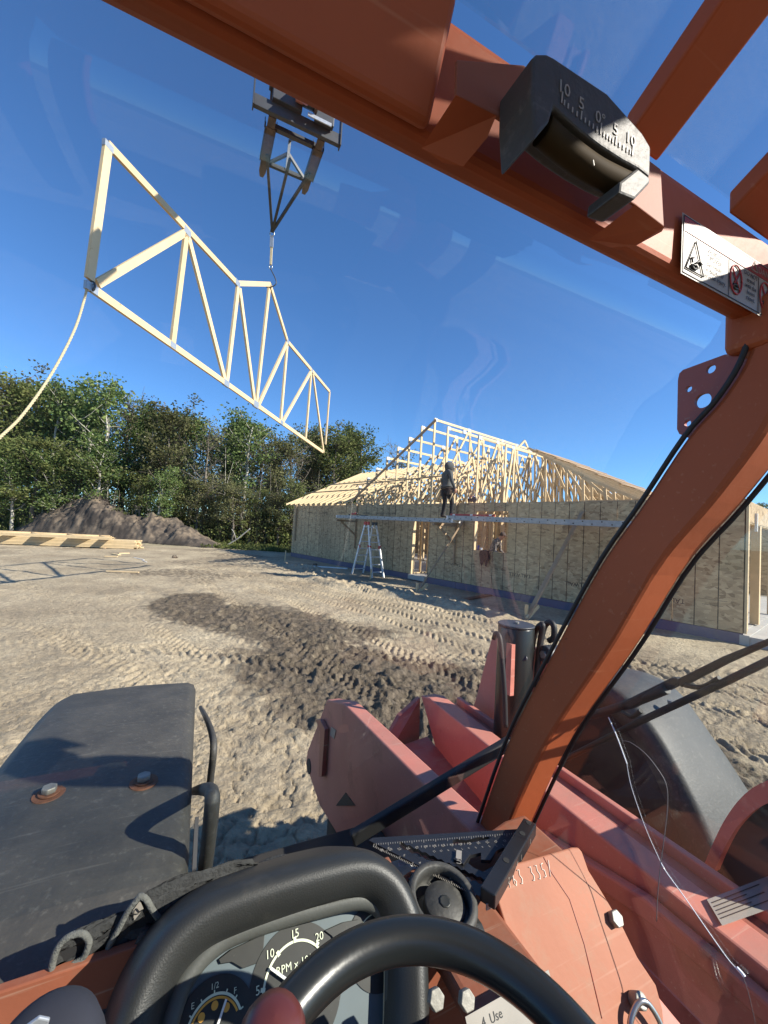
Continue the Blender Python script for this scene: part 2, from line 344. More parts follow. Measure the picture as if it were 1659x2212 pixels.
# ------------------------------------------------------------------ mesh helpers
class MB:
    def __init__(s):
        s.v = []; s.f = []; s.m = []; s.sm = []
    def add(s, verts, faces, mi=0, smooth=False):
        o = len(s.v)
        s.v += [tuple(p) for p in verts]
        for f in faces:
            s.f.append(tuple(i + o for i in f)); s.m.append(mi); s.sm.append(smooth)
        return s
    def box(s, c, size, rot=None, mi=0):
        hx, hy, hz = size[0] / 2, size[1] / 2, size[2] / 2
        c = Vector(c)
        P = [Vector((x, y, z)) for x in (-hx, hx) for y in (-hy, hy) for z in (-hz, hz)]
        if rot is not None: P = [rot @ p for p in P]
        return s.add([c + p for p in P], [(0, 1, 3, 2), (4, 6, 7, 5), (0, 4, 5, 1), (2, 3, 7, 6), (0, 2, 6, 4), (1, 5, 7, 3)], mi)
    def beam(s, p0, p1, w, h, side=(0, 0, 1), mi=0):
        p0, p1 = Vector(p0), Vector(p1)
        d = (p1 - p0).normalized()
        side = Vector(side)
        x = d.cross(side)
        if x.length < 1e-4: x = d.cross(Vector((1, 0, 0)))
        x.normalize(); y = x.cross(d)
        P = []
        for q in (p0, p1):
            for sx, sy in ((-1, -1), (1, -1), (1, 1), (-1, 1)):
                P.append(q + x * (sx * w / 2) + y * (sy * h / 2))
        return s.add(P, [(3, 2, 1, 0), (4, 5, 6, 7), (0, 1, 5, 4), (1, 2, 6, 5), (2, 3, 7, 6), (3, 0, 4, 7)], mi)
    def prism(s, poly, d, mi=0):
        d = Vector(d); n = len(poly)
        P = [Vector(p) for p in poly]; P += [p + d for p in P]
        return s.add(P, [tuple(range(n - 1, -1, -1)), tuple(range(n, 2 * n))] + [(i, (i + 1) % n, (i + 1) % n + n, i + n) for i in range(n)], mi)
    def tube(s, pts, r, n=10, closed=False, mi=0, cap=True, flat=None):
        pts = [Vector(p) for p in pts]; k = len(pts)
        rs = r if isinstance(r, (list, tuple)) else [r] * k
        P = []; prev = None
        for i, p in enumerate(pts):
            if closed: t = pts[(i + 1) % k] - pts[i - 1]
            else: t = pts[min(i + 1, k - 1)] - pts[max(i - 1, 0)]
            t.normalize()
            if prev is None:
                a = Vector((0, 0, 1)) if abs(t.z) < .9 else Vector((1, 0, 0))
                x = t.cross(a).normalized()
            else:
                x = (prev - t * prev.dot(t)).normalized()
            prev = x; y = t.cross(x)
            for j in range(n):
                an = 2 * math.pi * j / n
                P.append(p + x * (math.cos(an) * rs[i]) + y * (math.sin(an) * rs[i]))
        F = []
        for i in range(k if closed else k - 1):
            i2 = (i + 1) % k
            for j in range(n):
                F.append((i * n + j, i * n + (j + 1) % n, i2 * n + (j + 1) % n, i2 * n + j))
        s.add(P, F, mi, True)
        if cap and not closed:
            o = len(s.v) - len(P)
            s.f.append(tuple(o + j for j in range(n - 1, -1, -1))); s.m.append(mi); s.sm.append(False)
            s.f.append(tuple(o + (k - 1) * n + j for j in range(n))); s.m.append(mi); s.sm.append(False)
        return s
    def cyl(s, p0, p1, r, n=20, mi=0, r1=None):
        return s.tube([p0, p1], [r, r if r1 is None else r1], n, mi=mi)
    def grid(s, rows, mi=0, smooth=True, closed=False):
        n = len(rows[0]); P = [p for r in rows for p in r]; F = []
        for i in range(len(rows) - 1):
            for j in range(n if closed else n - 1):
                F.append((i * n + j, i * n + (j + 1) % n, (i + 1) * n + (j + 1) % n, (i + 1) * n + j))
        return s.add(P, F, mi, smooth)
    def mesh(s, name, mats):
        me = bpy.data.meshes.new(name)
        me.from_pydata(s.v, [], s.f)
        for m in (mats if isinstance(mats, (list, tuple)) else [mats]): me.materials.append(m)
        me.polygons.foreach_set('material_index', s.m)
        me.polygons.foreach_set('use_smooth', s.sm)
        me.update()
        return me
    def build(s, name, mats, parent=None, bevel=0, seg=2, fix=True):
        me = s.mesh(name, mats)
        if fix:
            bm = bmesh.new(); bm.from_mesh(me); bmesh.ops.recalc_face_normals(bm, faces=bm.faces); bm.to_mesh(me); bm.free()
        return link(name, me, parent, bevel, seg)

def link(name, me, parent=None, bevel=0, seg=2):
    o = bpy.data.objects.new(name, me)
    col.objects.link(o)
    if parent is not None: o.parent = parent
    if bevel:
        b = o.modifiers.new('bevel', 'BEVEL'); b.width = bevel; b.segments = seg; b.limit_method = 'ANGLE'; b.angle_limit = rad(40)
        b.harden_normals = False
    return o
def tag(o, label, cat, group=None, kind=None):
    if label: o['label'] = label
    if cat: o['category'] = cat
    if group: o['group'] = group
    if kind: o['kind'] = kind
    return o
def empty(name, loc=(0, 0, 0), rz=0.0, parent=None):
    o = bpy.data.objects.new(name, None)
    o.empty_display_size = .2
    col.objects.link(o)
    o.location = loc; o.rotation_euler = (0, 0, rz)
    if parent is not None: o.parent = parent
    return o
def text_mesh(name, body, size, mtx, material, parent=None, align='LEFT', thick=.0004, bold=0.0, squeeze=1.0):
    c = bpy.data.curves.new(name, 'FONT'); c.body = body; c.size = size; c.align_x = align; c.resolution_u = 2; c.space_line = .95
    c.extrude = thick; c.offset = bold
    t = bpy.data.objects.new(name, c); col.objects.link(t)
    dg = bpy.context.evaluated_depsgraph_get()
    me = bpy.data.meshes.new_from_object(t.evaluated_get(dg))
    bpy.data.objects.remove(t); bpy.data.curves.remove(c)
    me.transform(mtx @ Matrix.Diagonal((squeeze, 1, 1, 1)))
    me.materials.clear(); me.materials.append(material)
    me.name = name
    return link(name, me, parent)
def frame_mtx(o, x, y):
    x = Vector(x).normalized(); y = Vector(y); y = (y - x * y.dot(x)).normalized(); z = x.cross(y)
    return Matrix(((x.x, y.x, z.x, o[0]), (x.y, y.y, z.y, o[1]), (x.z, y.z, z.z, o[2]), (0, 0, 0, 1)))
def smooth_path(pts, n=6):
    pts = [Vector(p) for p in pts]; out = []
    for i in range(len(pts) - 1):
        p0 = pts[max(i - 1, 0)]; p1 = pts[i]; p2 = pts[i + 1]; p3 = pts[min(i + 2, len(pts) - 1)]
        for k in range(n):
            t = k / n
            out.append(.5 * ((2 * p1) + (p2 - p0) * t + (2 * p0 - 5 * p1 + 4 * p2 - p3) * t * t + (3 * p1 - p0 - 3 * p2 + p3) * t ** 3))
    out.append(pts[-1])
    return out

# ------------------------------------------------------------------ noise
def hash2(ix, iy, seed):
    h = (ix.astype(np.int64) * 374761393 + iy.astype(np.int64) * 668265263 + seed * 1442695041) & 0x7fffffff
    h = ((h ^ (h >> 13)) * 1274126177) & 0x7fffffff
    return ((h ^ (h >> 16)) & 0xffff) / 65535.0
def vnoise(x, y, seed=0):
    ix = np.floor(x); iy = np.floor(y); fx = x - ix; fy = y - iy
    u = fx * fx * (3 - 2 * fx); v = fy * fy * (3 - 2 * fy)
    a = hash2(ix, iy, seed); b = hash2(ix + 1, iy, seed); c = hash2(ix, iy + 1, seed); d = hash2(ix + 1, iy + 1, seed)
    return (a * (1 - u) + b * u) * (1 - v) + (c * (1 - u) + d * u) * v
def fbm(x, y, octv=4, seed=0):
    s = 0; a = .5
    for o in range(octv):
        s = s + a * vnoise(x, y, seed + o * 17); x = x * 2.03 + 3.1; y = y * 2.03 - 1.7; a *= .5
    return s
def sstep(a, b, x):
    t = np.clip((x - a) / (b - a), 0, 1); return t * t * (3 - 2 * t)

# ------------------------------------------------------------------ ground
SOIL = [(-4.2, 9.2), (-3.4, 8.6), (-2.4, 7.9), (-.9, 6.0), (.2, 5.0), (1.1, 4.4), (2.4, 4.6)]
TRACKS = []           # (kind, params, half width)
for bb in (-3.1, -3.9, -4.8, -5.7, -6.6, -7.6):
    TRACKS.append(('line', bb))
ARCS = [(-9.0, -2.0, 9.3), (-9.0, -2.0, 11.0), (-13.0, 2.0, 9.2), (-13.0, 2.0, 10.9), (6.5, 18.0, 13.5), (6.5, 18.0, 15.2), (-16, 24, 13.2), (-16, 24, 14.9), (3.0, -4.0, 9.0), (3.0, -4.0, 10.6), (-4.5, -7, 13.0), (-4.5, -7, 14.8)]
def seg_dist(x, y, pts):
    best = np.full(x.shape, 1e9)
    for (x0, y0), (x1, y1) in zip(pts[:-1], pts[1:]):
        dx, dy = x1 - x0, y1 - y0
        t = np.clip(((x - x0) * dx + (y - y0) * dy) / (dx * dx + dy * dy), 0, 1)
        best = np.minimum(best, np.hypot(x - x0 - t * dx, y - y0 - t * dy))
    return best
def ground_fields(x, y):
    a = (x - RC.x) * HA.x + (y - RC.y) * HA.y
    b = (x - RC.x) * HB.x + (y - RC.y) * HB.y
    w = fbm(x * .5, y * .5, 3, 91) - .45
    soil = sstep(1.75, .5, seg_dist(x, y, SOIL) + 2.6 * (fbm(x * .9, y * .9, 4, 5) - .45))
    soil2 = sstep(.50, .66, fbm(x * .28 + 7, y * .28, 4, 33)) * .5
    soil = np.clip(soil + soil2 * sstep(4, 9, np.hypot(x, y)), 0, 1)
    h = .10 * (fbm(x * .22, y * .22, 3, 11) - .45) + .05 * (fbm(x * 1.3, y * 1.3, 4, 21) - .45) + .058 * (fbm(x * 4.1, y * 4.1, 4, 121) - .45) * (.4 + vnoise(x * .4, y * .4, 77))
    near_house = sstep(-2.6, -1.2, b) * sstep(-2, 0, a) * sstep(24, 21, a)
    h = h * (1 - .7 * near_house)
    lug_all = np.zeros_like(x)
    for kind, bb in TRACKS:
        d = b - bb - .35 * np.sin(a * .21 + bb) - .25 * w; s = a
        m = sstep(.27, .20, np.abs(d)) * sstep(-7, -4, a) * sstep(17, 13, a + 2.0 * np.sin(bb * 7))
        lug = sstep(-.2, .5, np.sin(2 * np.pi * (s + np.abs(d) * .9) / .15 + np.sign(d) * 1.57))
        lug_all = np.maximum(lug_all, m * .9)
        h = h + m * (.5 + vnoise(a * 1.7, b * 1.7, 7)) * (.030 * lug - .022)
    for i, (cx_, cy_, R_) in enumerate(ARCS):
        dd = np.hypot(x - cx_, y - cy_) - R_ + .5 * w; th = np.arctan2(y - cy_, x - cx_)
        s = th * R_
        m = sstep(.27, .2, np.abs(dd)) * (.35 + .65 * sstep(.4, .6, fbm(x * .35 + i, y * .35, 2, 50 + i)))
        lug = sstep(-.2, .5, np.sin(2 * np.pi * (s + np.abs(dd) * .9) / .16 + np.sign(dd) * 1.57))
        lug_all = np.maximum(lug_all, m)
        h = h + m * (.026 * lug - .020)
    # clods: many in the dark soil, some on the churned berm along the tracks
    cl = fbm(x * 5.5, y * 5.5, 4, 61)
    cl2 = np.abs(fbm(x * 3.2, y * 3.2, 4, 71) - .47)
    h = h + soil * (.22 * np.clip(cl - .44, 0, 1) + .09 * (.12 - np.clip(cl2, 0, .12)) * 2.0)
    berm = sstep(.9, .3, np.abs(b + 2.9 + .5 * np.sin(a * .8)) ) * sstep(2, 5, a) * sstep(19, 15, a)
    h = h + berm * (.10 + .22 * (cl - .45))
    # dried, footprinted mud close to the machine
    nearm = sstep(9, 4, np.hypot(x, y))
    foot = np.abs(fbm(x * 2.6 + 2, y * 2.6, 3, 81) - .47)
    crack = np.abs(fbm(x * 6.5 + 4, y * 6.5, 3, 141) - .47)
    h = h + nearm * (.016 * (np.clip(foot, 0, .1) * 10 - .5) + .022 * (np.clip(crack, 0, .045) / .045 - 1)) + .03 * (fbm(x * 11, y * 11, 4, 41) - .45)
    return h, soil, b, a, lug_all
def ground_z(x, y):
    return float(ground_fields(np.array([float(x)]), np.array([float(y)]))[0][0])

def build_ground():
    nr, na = 860, 780
    rr = .7 * (70 / .7) ** (np.arange(nr) / (nr - 1.0))
    # angles measured from +Y, clockwise, wide of the frame on both sides
    aa = np.radians(np.linspace(-62, 62, na))
    Rg, Ag = np.meshgrid(rr, aa, indexing='ij')
    x = (Rg * np.sin(Ag)).ravel(); y = (Rg * np.cos(Ag)).ravel()
    h, soil, b, a, lug = ground_fields(x, y)
    fade = sstep(66, 50, Rg.ravel())
    h = h * fade
    grass = np.clip(sstep(24, 31, y - .35 * np.abs(x + 14)) + sstep(2.5, 5, b - 9.5) * sstep(2, -2, a - 3), 0, 1)
    co = np.empty((nr * na, 3)); co[:, 0] = x; co[:, 1] = y; co[:, 2] = h
    i = np.arange(nr - 1)[:, None] * na + np.arange(na - 1)[None, :]
    q = np.stack([i, i + 1, i + na + 1, i + na], -1).reshape(-1, 4)[:, ::-1]
    me = bpy.data.meshes.new('ground')
    me.vertices.add(len(co)); me.vertices.foreach_set('co', co.ravel())
    me.loops.add(q.size); me.loops.foreach_set('vertex_index', q.ravel().astype(np.int32))
    me.polygons.add(len(q)); me.polygons.foreach_set('loop_start', np.arange(0, q.size, 4, dtype=np.int32)); me.polygons.foreach_set('loop_total', np.full(len(q), 4, dtype=np.int32))
    me.polygons.foreach_set('use_smooth', np.ones(len(q), dtype=bool))
    me.update()
    for nm, arr in (('soil', soil), ('grass', grass), ('lug', lug)):
        at = me.attributes.new(nm, 'FLOAT', 'POINT'); at.data.foreach_set('value', arr.astype(np.float32))
    me.materials.append(M['ground'])
    o = link('ground', me); o['kind'] = 'structure'
    # plain outskirts, from the edge of the detailed sheet to the horizon and behind the machine
    mb = MB()
    z = -.16
    mb.add([(-900, -900, z), (900, -900, z), (900, 900, z), (-900, 900, z)], [(0, 1, 2, 3)])
    o2 = mb.build('terrain', M['far_ground']); o2['kind'] = 'structure'
    # the same bare yard carried on beside and behind the machine
    mb = MB(); n = 48
    A_ = [math.radians(61 + (360 - 122) * i / n) for i in range(n + 1)]
    mb.grid([[(r * math.sin(t), r * math.cos(t), -.02 - .0015 * r) for t in A_] for r in (.0, .7, 3, 8, 20, 45)], smooth=False)
    o3 = mb.build('yard', M['ground']); o3['kind'] = 'structure'

def ground_mat(name, attr=True):
    m = bpy.data.materials.new(name); m.use_nodes = True
    N, L = m.node_tree.nodes, m.node_tree.links
    b = N['Principled BSDF']; b.inputs['Roughness'].default_value = .95; b.inputs['Specular IOR Level'].default_value = .15
    tc = N.new('ShaderNodeTexCoord')
    n1 = N.new('ShaderNodeTexNoise'); n1.inputs['Scale'].default_value = .55; n1.inputs['Detail'].default_value = 10; n1.inputs['Roughness'].default_value = .6; L.new(tc.outputs['Object'], n1.inputs['Vector'])
    cr = N.new('ShaderNodeValToRGB'); e = cr.color_ramp.elements
    e[0].position = .36; e[0].color = (.31, .25, .17, 1)
    e[1].position = .66; e[1].color = (.51, .42, .285, 1)
    L.new(n1.outputs['Fac'], cr.inputs[0])
    out = cr.outputs[0]
    n3 = N.new('ShaderNodeTexNoise'); n3.inputs['Scale'].default_value = 14; n3.inputs['Detail'].default_value = 8; L.new(tc.outputs['Object'], n3.inputs['Vector'])
    m3 = N.new('ShaderNodeMapRange'); m3.inputs['From Min'].default_value = .3; m3.inputs['From Max'].default_value = .7; m3.inputs['To Min'].default_value = .78; m3.inputs['To Max'].default_value = 1.2; L.new(n3.outputs['Fac'], m3.inputs['Value'])
    vm = N.new('ShaderNodeVectorMath'); vm.operation = 'SCALE'; L.new(out, vm.inputs[0]); L.new(m3.outputs[0], vm.inputs['Scale']); out = vm.outputs[0]
    if attr:
        at = N.new('ShaderNodeAttribute'); at.attribute_name = 'soil'
        n2 = N.new('ShaderNodeTexNoise'); n2.inputs['Scale'].default_value = 7; n2.inputs['Detail'].default_value = 8; L.new(tc.outputs['Object'], n2.inputs['Vector'])
        ad = N.new('ShaderNodeMath'); ad.operation = 'ADD'; L.new(at.outputs['Fac'], ad.inputs[0]); nb = N.new('ShaderNodeMath'); nb.operation = 'MULTIPLY_ADD'; nb.inputs[1].default_value = 2.6; nb.inputs[2].default_value = -.8; L.new(n2.outputs['Fac'], nb.inputs[0]); L.new(nb.outputs[0], ad.inputs[1])
        mr = N.new('ShaderNodeMapRange'); mr.inputs['From Min'].default_value = .72; mr.inputs['From Max'].default_value = 1.35; L.new(ad.outputs[0], mr.inputs['Value'])
        cs = N.new('ShaderNodeValToRGB'); e = cs.color_ramp.elements
        e[0].position = .35; e[0].color = (.07, .055, .04, 1); e[1].position = .7; e[1].color = (.20, .16, .115, 1)
        L.new(n2.outputs['Fac'], cs.inputs[0])
        mx = N.new('ShaderNodeMix'); mx.data_type = 'RGBA'; L.new(mr.outputs[0], mx.inputs[0]); L.new(out, mx.inputs[6]); L.new(cs.outputs[0], mx.inputs[7]); out = mx.outputs[2]
        ag = N.new('ShaderNodeAttribute'); ag.attribute_name = 'grass'
        mg = N.new('ShaderNodeMix'); mg.data_type = 'RGBA'
        ng = N.new('ShaderNodeMath'); ng.operation = 'MULTIPLY'; L.new(ag.outputs['Fac'], ng.inputs[0]); L.new(m3.outputs[0], ng.inputs[1])
        L.new(ng.outputs[0], mg.inputs[0]); L.new(out, mg.inputs[6]); mg.inputs[7].default_value = (.11, .125, .045, 1); out = mg.outputs[2]
        L.new(out, b.inputs['Base Color'])
    else:
        mg = N.new('ShaderNodeMix'); mg.data_type = 'RGBA'; mg.inputs[0].default_value = .75; L.new(out, mg.inputs[6]); mg.inputs[7].default_value = (.10, .12, .045, 1)
        L.new(mg.outputs[2], b.inputs['Base Color'])
    vo = N.new('ShaderNodeTexNoise'); vo.inputs['Scale'].default_value = 24; vo.inputs['Detail'].default_value = 9; vo.inputs['Roughness'].default_value = .65; L.new(tc.outputs['Object'], vo.inputs['Vector'])
    bp = N.new('ShaderNodeBump'); bp.inputs['Strength'].default_value = .9; bp.inputs['Distance'].default_value = .05; L.new(vo.outputs['Fac'], bp.inputs['Height']); L.new(bp.outputs[0], b.inputs['Normal'])
    return m
M['ground'] = ground_mat('site_dirt')
M['far_ground'] = ground_mat('far_field', False)
M['pile'] = mat('black_topsoil', (.068, .053, .041), .95, .5, 1.6, bump=1.0, bscale=7, second=(.19, .145, .10), sec_scale=.8, sec_lo=.47, sec_hi=.62)
build_ground()

# ------------------------------------------------------------------ trees
def tree_meshes(seed, kind):
    rnd = random.Random(seed)
    Ht = 10.0
    tr = MB()
    lean = Vector((rnd.uniform(-.5, .5), rnd.uniform(-.5, .5), 0))
    tips = []
    def path(p, d, ln, n, wob):
        pts = [p.copy()]; dd = d.copy()
        for i in range(n):
            dd = (dd + Vector((rnd.gauss(0, wob), rnd.gauss(0, wob), rnd.gauss(.02, wob * .6)))).normalized()
            p = p + dd * (ln / n); pts.append(p.copy())
        return pts
    top = Ht * rnd.uniform(.93, 1.0)
    trunk = [Vector((lean.x * (t ** 1.5) + rnd.uniform(-.06, .06), lean.y * (t ** 1.5) + rnd.uniform(-.06, .06), top * t)) for t in [i / 8 for i in range(9)]]
    trunk[0] = Vector((0, 0, -.3))
    tr.tube(trunk, [.15 * (1 - i / 8) ** .8 + .018 for i in range(9)], 7)
    bare = kind == 'bare'
    nb = 26 if bare else 20
    for i in range(nb):
        t = rnd.uniform(.22 if bare else .28, .97)
        k = t * 8; j = min(int(k), 7); p = trunk[j].lerp(trunk[j + 1], k - j)
        an = rnd.uniform(0, 6.283)
        upw = rnd.uniform(.5, 1.5)
        d = Vector((math.cos(an), math.sin(an), upw)).normalized()
        ln = (2.6 if kind != 'narrow' else 1.5) * (1.15 - .75 * abs(t - .45)) * rnd.uniform(.6, 1.15)
        pts = path(p, d, ln, 5, .16)
        tr.tube(pts, [.05 * (1 - q / 5.0) * (1.2 - t) + .012 for q in range(6)], 5)
        tips += [pts[2], pts[3], pts[4], pts[5]]
        for s in range(4 if bare else 2):
            q = pts[rnd.randint(1, 4)]
            d2 = Vector((rnd.gauss(0, 1), rnd.gauss(0, 1), rnd.uniform(.1, 1.3))).normalized()
            p2 = path(q, d2, ln * rnd.uniform(.3, .6), 4, .2)
            tr.tube(p2, [.018, .015, .012, .010, .007], 4)
            tips += [p2[2], p2[4]]
            if bare:
                for s2 in range(2):
                    d3 = Vector((rnd.gauss(0, 1), rnd.gauss(0, 1), rnd.uniform(0, 1))).normalized()
                    p3 = path(p2[rnd.randint(1, 3)], d3, ln * .3, 3, .2)
                    tr.tube(p3, [.01, .009, .008, .006], 3)
    tips.append(trunk[-1]); tips.append(trunk[-2])
    tme = tr.mesh('trunk', M['bark_pale'] if kind in ('aspen', 'narrow') else M['bark'])
    # leaves: many leaf-sized faces in uneven clumps round the twigs
    rng = np.random.default_rng(seed)
    C = np.array([[p.x, p.y, p.z] for p in tips])
    if bare:
        C = C[rng.random(len(C)) < .16]
    else:
        C = C[rng.random(len(C)) < .70]
    per = 12 if bare else 36
    w = rng.uniform(.4, 1.5, len(C))
    cnt = np.maximum(3, (per * w)).astype(int)
    ctr = np.repeat(C, cnt, 0)
    sp = np.repeat(rng.uniform(.22, .48, len(C)), cnt)
    n = len(ctr)
    P = ctr + rng.normal(size=(n, 3)) * sp[:, None] * np.array([1, 1, .8])
    ax = rng.normal(size=(n, 3)); ax /= np.linalg.norm(ax, axis=1)[:, None]
    bx = np.cross(ax, rng.normal(size=(n, 3))); bx /= np.linalg.norm(bx, axis=1)[:, None]
    s = rng.uniform(.05, .115, n)[:, None]
    vv = np.stack([P - ax * s * 1.2, P + bx * s * .8, P + ax * s * 1.2, P - bx * s * .8], 1).reshape(-1, 3)
    me = bpy.data.meshes.new('crown')
    me.from_pydata(vv.tolist(), [], np.arange(n * 4).reshape(-1, 4).tolist())
    me.materials.append({'aspen': M['leaf_green'], 'oak': M['leaf_olive'], 'narrow': M['leaf_dark'], 'brown': M['leaf_brown'], 'bare': M['leaf_brown']}[kind])
    return tme, me
KINDS = ['aspen', 'oak', 'narrow', 'brown', 'bare']
TREES = {k: [tree_meshes(100 * i + j, k) for j in range(3)] for i, k in enumerate(KINDS)}

def plant(kind, variant, loc, height, rz, wide, label, group):
    root = empty('tree' if kind != 'bare' else 'bare_tree', loc, rz)
    root.scale = (wide * height / 10, wide * height / 10, height / 10)
    tm, cm = TREES[kind][variant]
    link('trunk', tm, root); link('crown', cm, root)
    tag(root, label, 'tree', group)
    return root
def skyline(px):
    xs = [-200, 0, 60, 130, 180, 230, 290, 340, 400, 450, 500, 545, 580, 620, 660, 700, 740, 770, 800, 850, 900]
    ys = [805, 800, 806, 818, 812, 838, 856, 866, 880, 905, 893, 915, 945, 925, 930, 940, 915, 925, 978, 945, 960]
    return float(np.interp(px, xs, ys))
def horizon(px):
    return 1101 + (px - 117) * .0569
LOOK = {'aspen': 'green leafy tree with a pale trunk', 'oak': 'bushy olive green tree', 'narrow': 'slim dark green tree with a whitish trunk', 'brown': 'thinning tree in brownish leaf', 'bare': 'almost leafless grey tree'}
front = [(-60, 'oak'), (8, 'brown'), (52, 'oak'), (95, 'aspen'), (140, 'narrow'), (182, 'aspen'), (226, 'aspen'), (262, 'bare'), (292, 'aspen'), (322, 'narrow'), (350, 'brown'), (380, 'bare'), (410, 'aspen'), (437, 'bare'), (466, 'bare'), (494, 'narrow'), (520, 'aspen'), (548, 'bare'), (572, 'bare'), (600, 'brown'), (628, 'bare'), (655, 'narrow'), (684, 'brown'), (716, 'oak'), (748, 'aspen'), (778, 'oak'), (855, 'bare')]
WHERE = ['beyond the left edge of the timber stacks', 'at the far left, just under the tan rope', 'crossed by the lower end of the tan rope', 'left of the dirt pile, tallest there', 'behind the left foot of the dirt pile', 'behind the left shoulder of the dirt pile', 'straight behind the top of the dirt pile', 'just right of the top of the dirt pile', 'behind the right shoulder of the dirt pile', 'over the dip in the dirt pile', 'above the low middle of the dirt pile', 'above the second hump of the dirt pile', 'right of the second hump of the dirt pile', 'over the falling right flank of the dirt pile', 'over the right end of the dirt pile', 'left of the fallen pale branch', 'standing tall below the middle of the hanging truss', 'behind the fallen pale branch', 'under the lowest web joint of the hanging truss', 'over the weedy gap beside the dirt pile', 'seen through the lower web of the hanging truss', 'behind the lowest corner of the hanging truss', 'just right of the lowest corner of the hanging truss', 'rising behind the left eave of the house', 'tallest of the clump over the left rafters', 'at the right end of the treeline over the rafters', 'alone in the sky beyond the stepped trusses']
for i, (px, kd) in enumerate(front):
    dpt = 33 + 6 * ((i * 37) % 10) / 10.0 + (px > 600) * 4
    dpt = dpt if kd != 'bare' else dpt - 1.5
    p = at_depth(px, horizon(px), dpt)
    hz = H + (horizon(px) - skyline(px)) / 865.0 * dpt
    hz *= random.uniform(.90, 1.0) * (.93 if kd == 'bare' else 1)
    plant(kd, i % 3, (p.x, p.y, -.1), hz, random.uniform(0, 6.28), random.uniform(.95, 1.25) if kd not in ('narrow',) else 1.0, LOOK[kd] + ' ' + WHERE[i], 'trees of the treeline')
LMARK = [(-110, 'beyond the left picture edge'), (-50, 'at the left picture edge'), (10, 'under the end of the tan rope'), (45, 'crossed by the tan rope'), (85, 'left of the dirt pile'), (120, 'over the left foot of the dirt pile'), (150, 'over the left slope of the dirt pile'), (180, 'left of the dirt pile top'), (215, 'behind the dirt pile top'), (248, 'right of the dirt pile top'), (278, 'over the right shoulder of the dirt pile'), (308, 'over the dip of the dirt pile'), (338, 'over the second hump of the dirt pile'), (370, 'past the second hump of the dirt pile'), (402, 'over the falling end of the dirt pile'), (435, 'over the tail of the dirt pile'), (465, 'above the toe of the dirt pile'), (497, 'above the fallen branch'), (528, 'right of the fallen branch'), (560, 'over the weedy gap'), (590, 'right of the weedy gap'), (622, 'just left of the house corner'), (652, 'over the left house corner'), (684, 'below the hanging truss corner'), (716, 'right of the hanging truss corner'), (748, 'over the left eave'), (780, 'over the lower rafters'), (815, 'over the middle rafters')]
def lmark(px): return min(LMARK, key=lambda q: abs(q[0] - px))[1]
back_kinds = ['oak', 'aspen', 'bare', 'brown', 'bare', 'narrow', 'aspen', 'brown']
for i in range(42):
    px = -110 + 31 * i + random.uniform(-12, 12)
    if px > 800: continue
    kd = back_kinds[(i * 5 + i // 3) % 8]
    dpt = random.uniform(41, 50)
    p = at_depth(px, horizon(px), dpt)
    hz = (H + (horizon(px) - skyline(px)) / 865.0 * dpt) * random.uniform(.78, .97)
    plant(kd, (i + 1) % 3, (p.x, p.y, -.1), hz, random.uniform(0, 6.28), random.uniform(.9, 1.15), {'oak': 'olive green tree', 'aspen': 'green tree', 'bare': 'grey leafless tree', 'brown': 'brown tinged tree', 'narrow': 'dark narrow tree'}[kd] + ' deep in the wood, ' + lmark(px), 'trees deeper in the wood')
# young trees and saplings in front of the wood
sap = [(-20, 'oak', .55), (30, 'aspen', .5), (70, 'oak', .58), (120, 'aspen', .5), (165, 'oak', .52), (205, 'aspen', .56), (300, 'oak', .42), (340, 'aspen', .5), (385, 'oak', .42), (425, 'brown', .5), (470, 'oak', .38), (505, 'brown', .46), (540, 'oak', .40), (575, 'oak', .50), (603, 'brown', .44), (632, 'oak', .52), (660, 'aspen', .44)]
for i, (px, kd, fr) in enumerate(sap):
    dpt = 31.5 + random.uniform(-.8, 1.2)
    p = at_depth(px, horizon(px), dpt)
    hz = (H + (horizon(px) - skyline(px)) / 865.0 * dpt) * fr
    plant(kd, (i * 2) % 3, (p.x, p.y, -.1), hz, random.uniform(0, 6.28), random.uniform(1.2, 1.7), 'low ' + {'oak': 'olive', 'aspen': 'green', 'brown': 'brownish'}[kd] + ' young tree at the wood edge, ' + lmark(px), 'young trees along the edge of the wood')
# distant trees at the right, seen past the garage corner
for i, (px, top, dpt) in enumerate([(1645, 1100, 60), (1600, 1152, 72)]):
    p = at_depth(px, horizon(px), dpt)
    plant(['oak', 'narrow', 'aspen', 'oak', 'aspen'][i], i % 3, (p.x, p.y, -.1), H + (horizon(px) - top) / 865.0 * dpt, i * 1.3, 1.5, ['distant olive tree showing above the roofless garage corner', 'dark distant tree seen through the garage opening'][i], 'trees across the lawn')

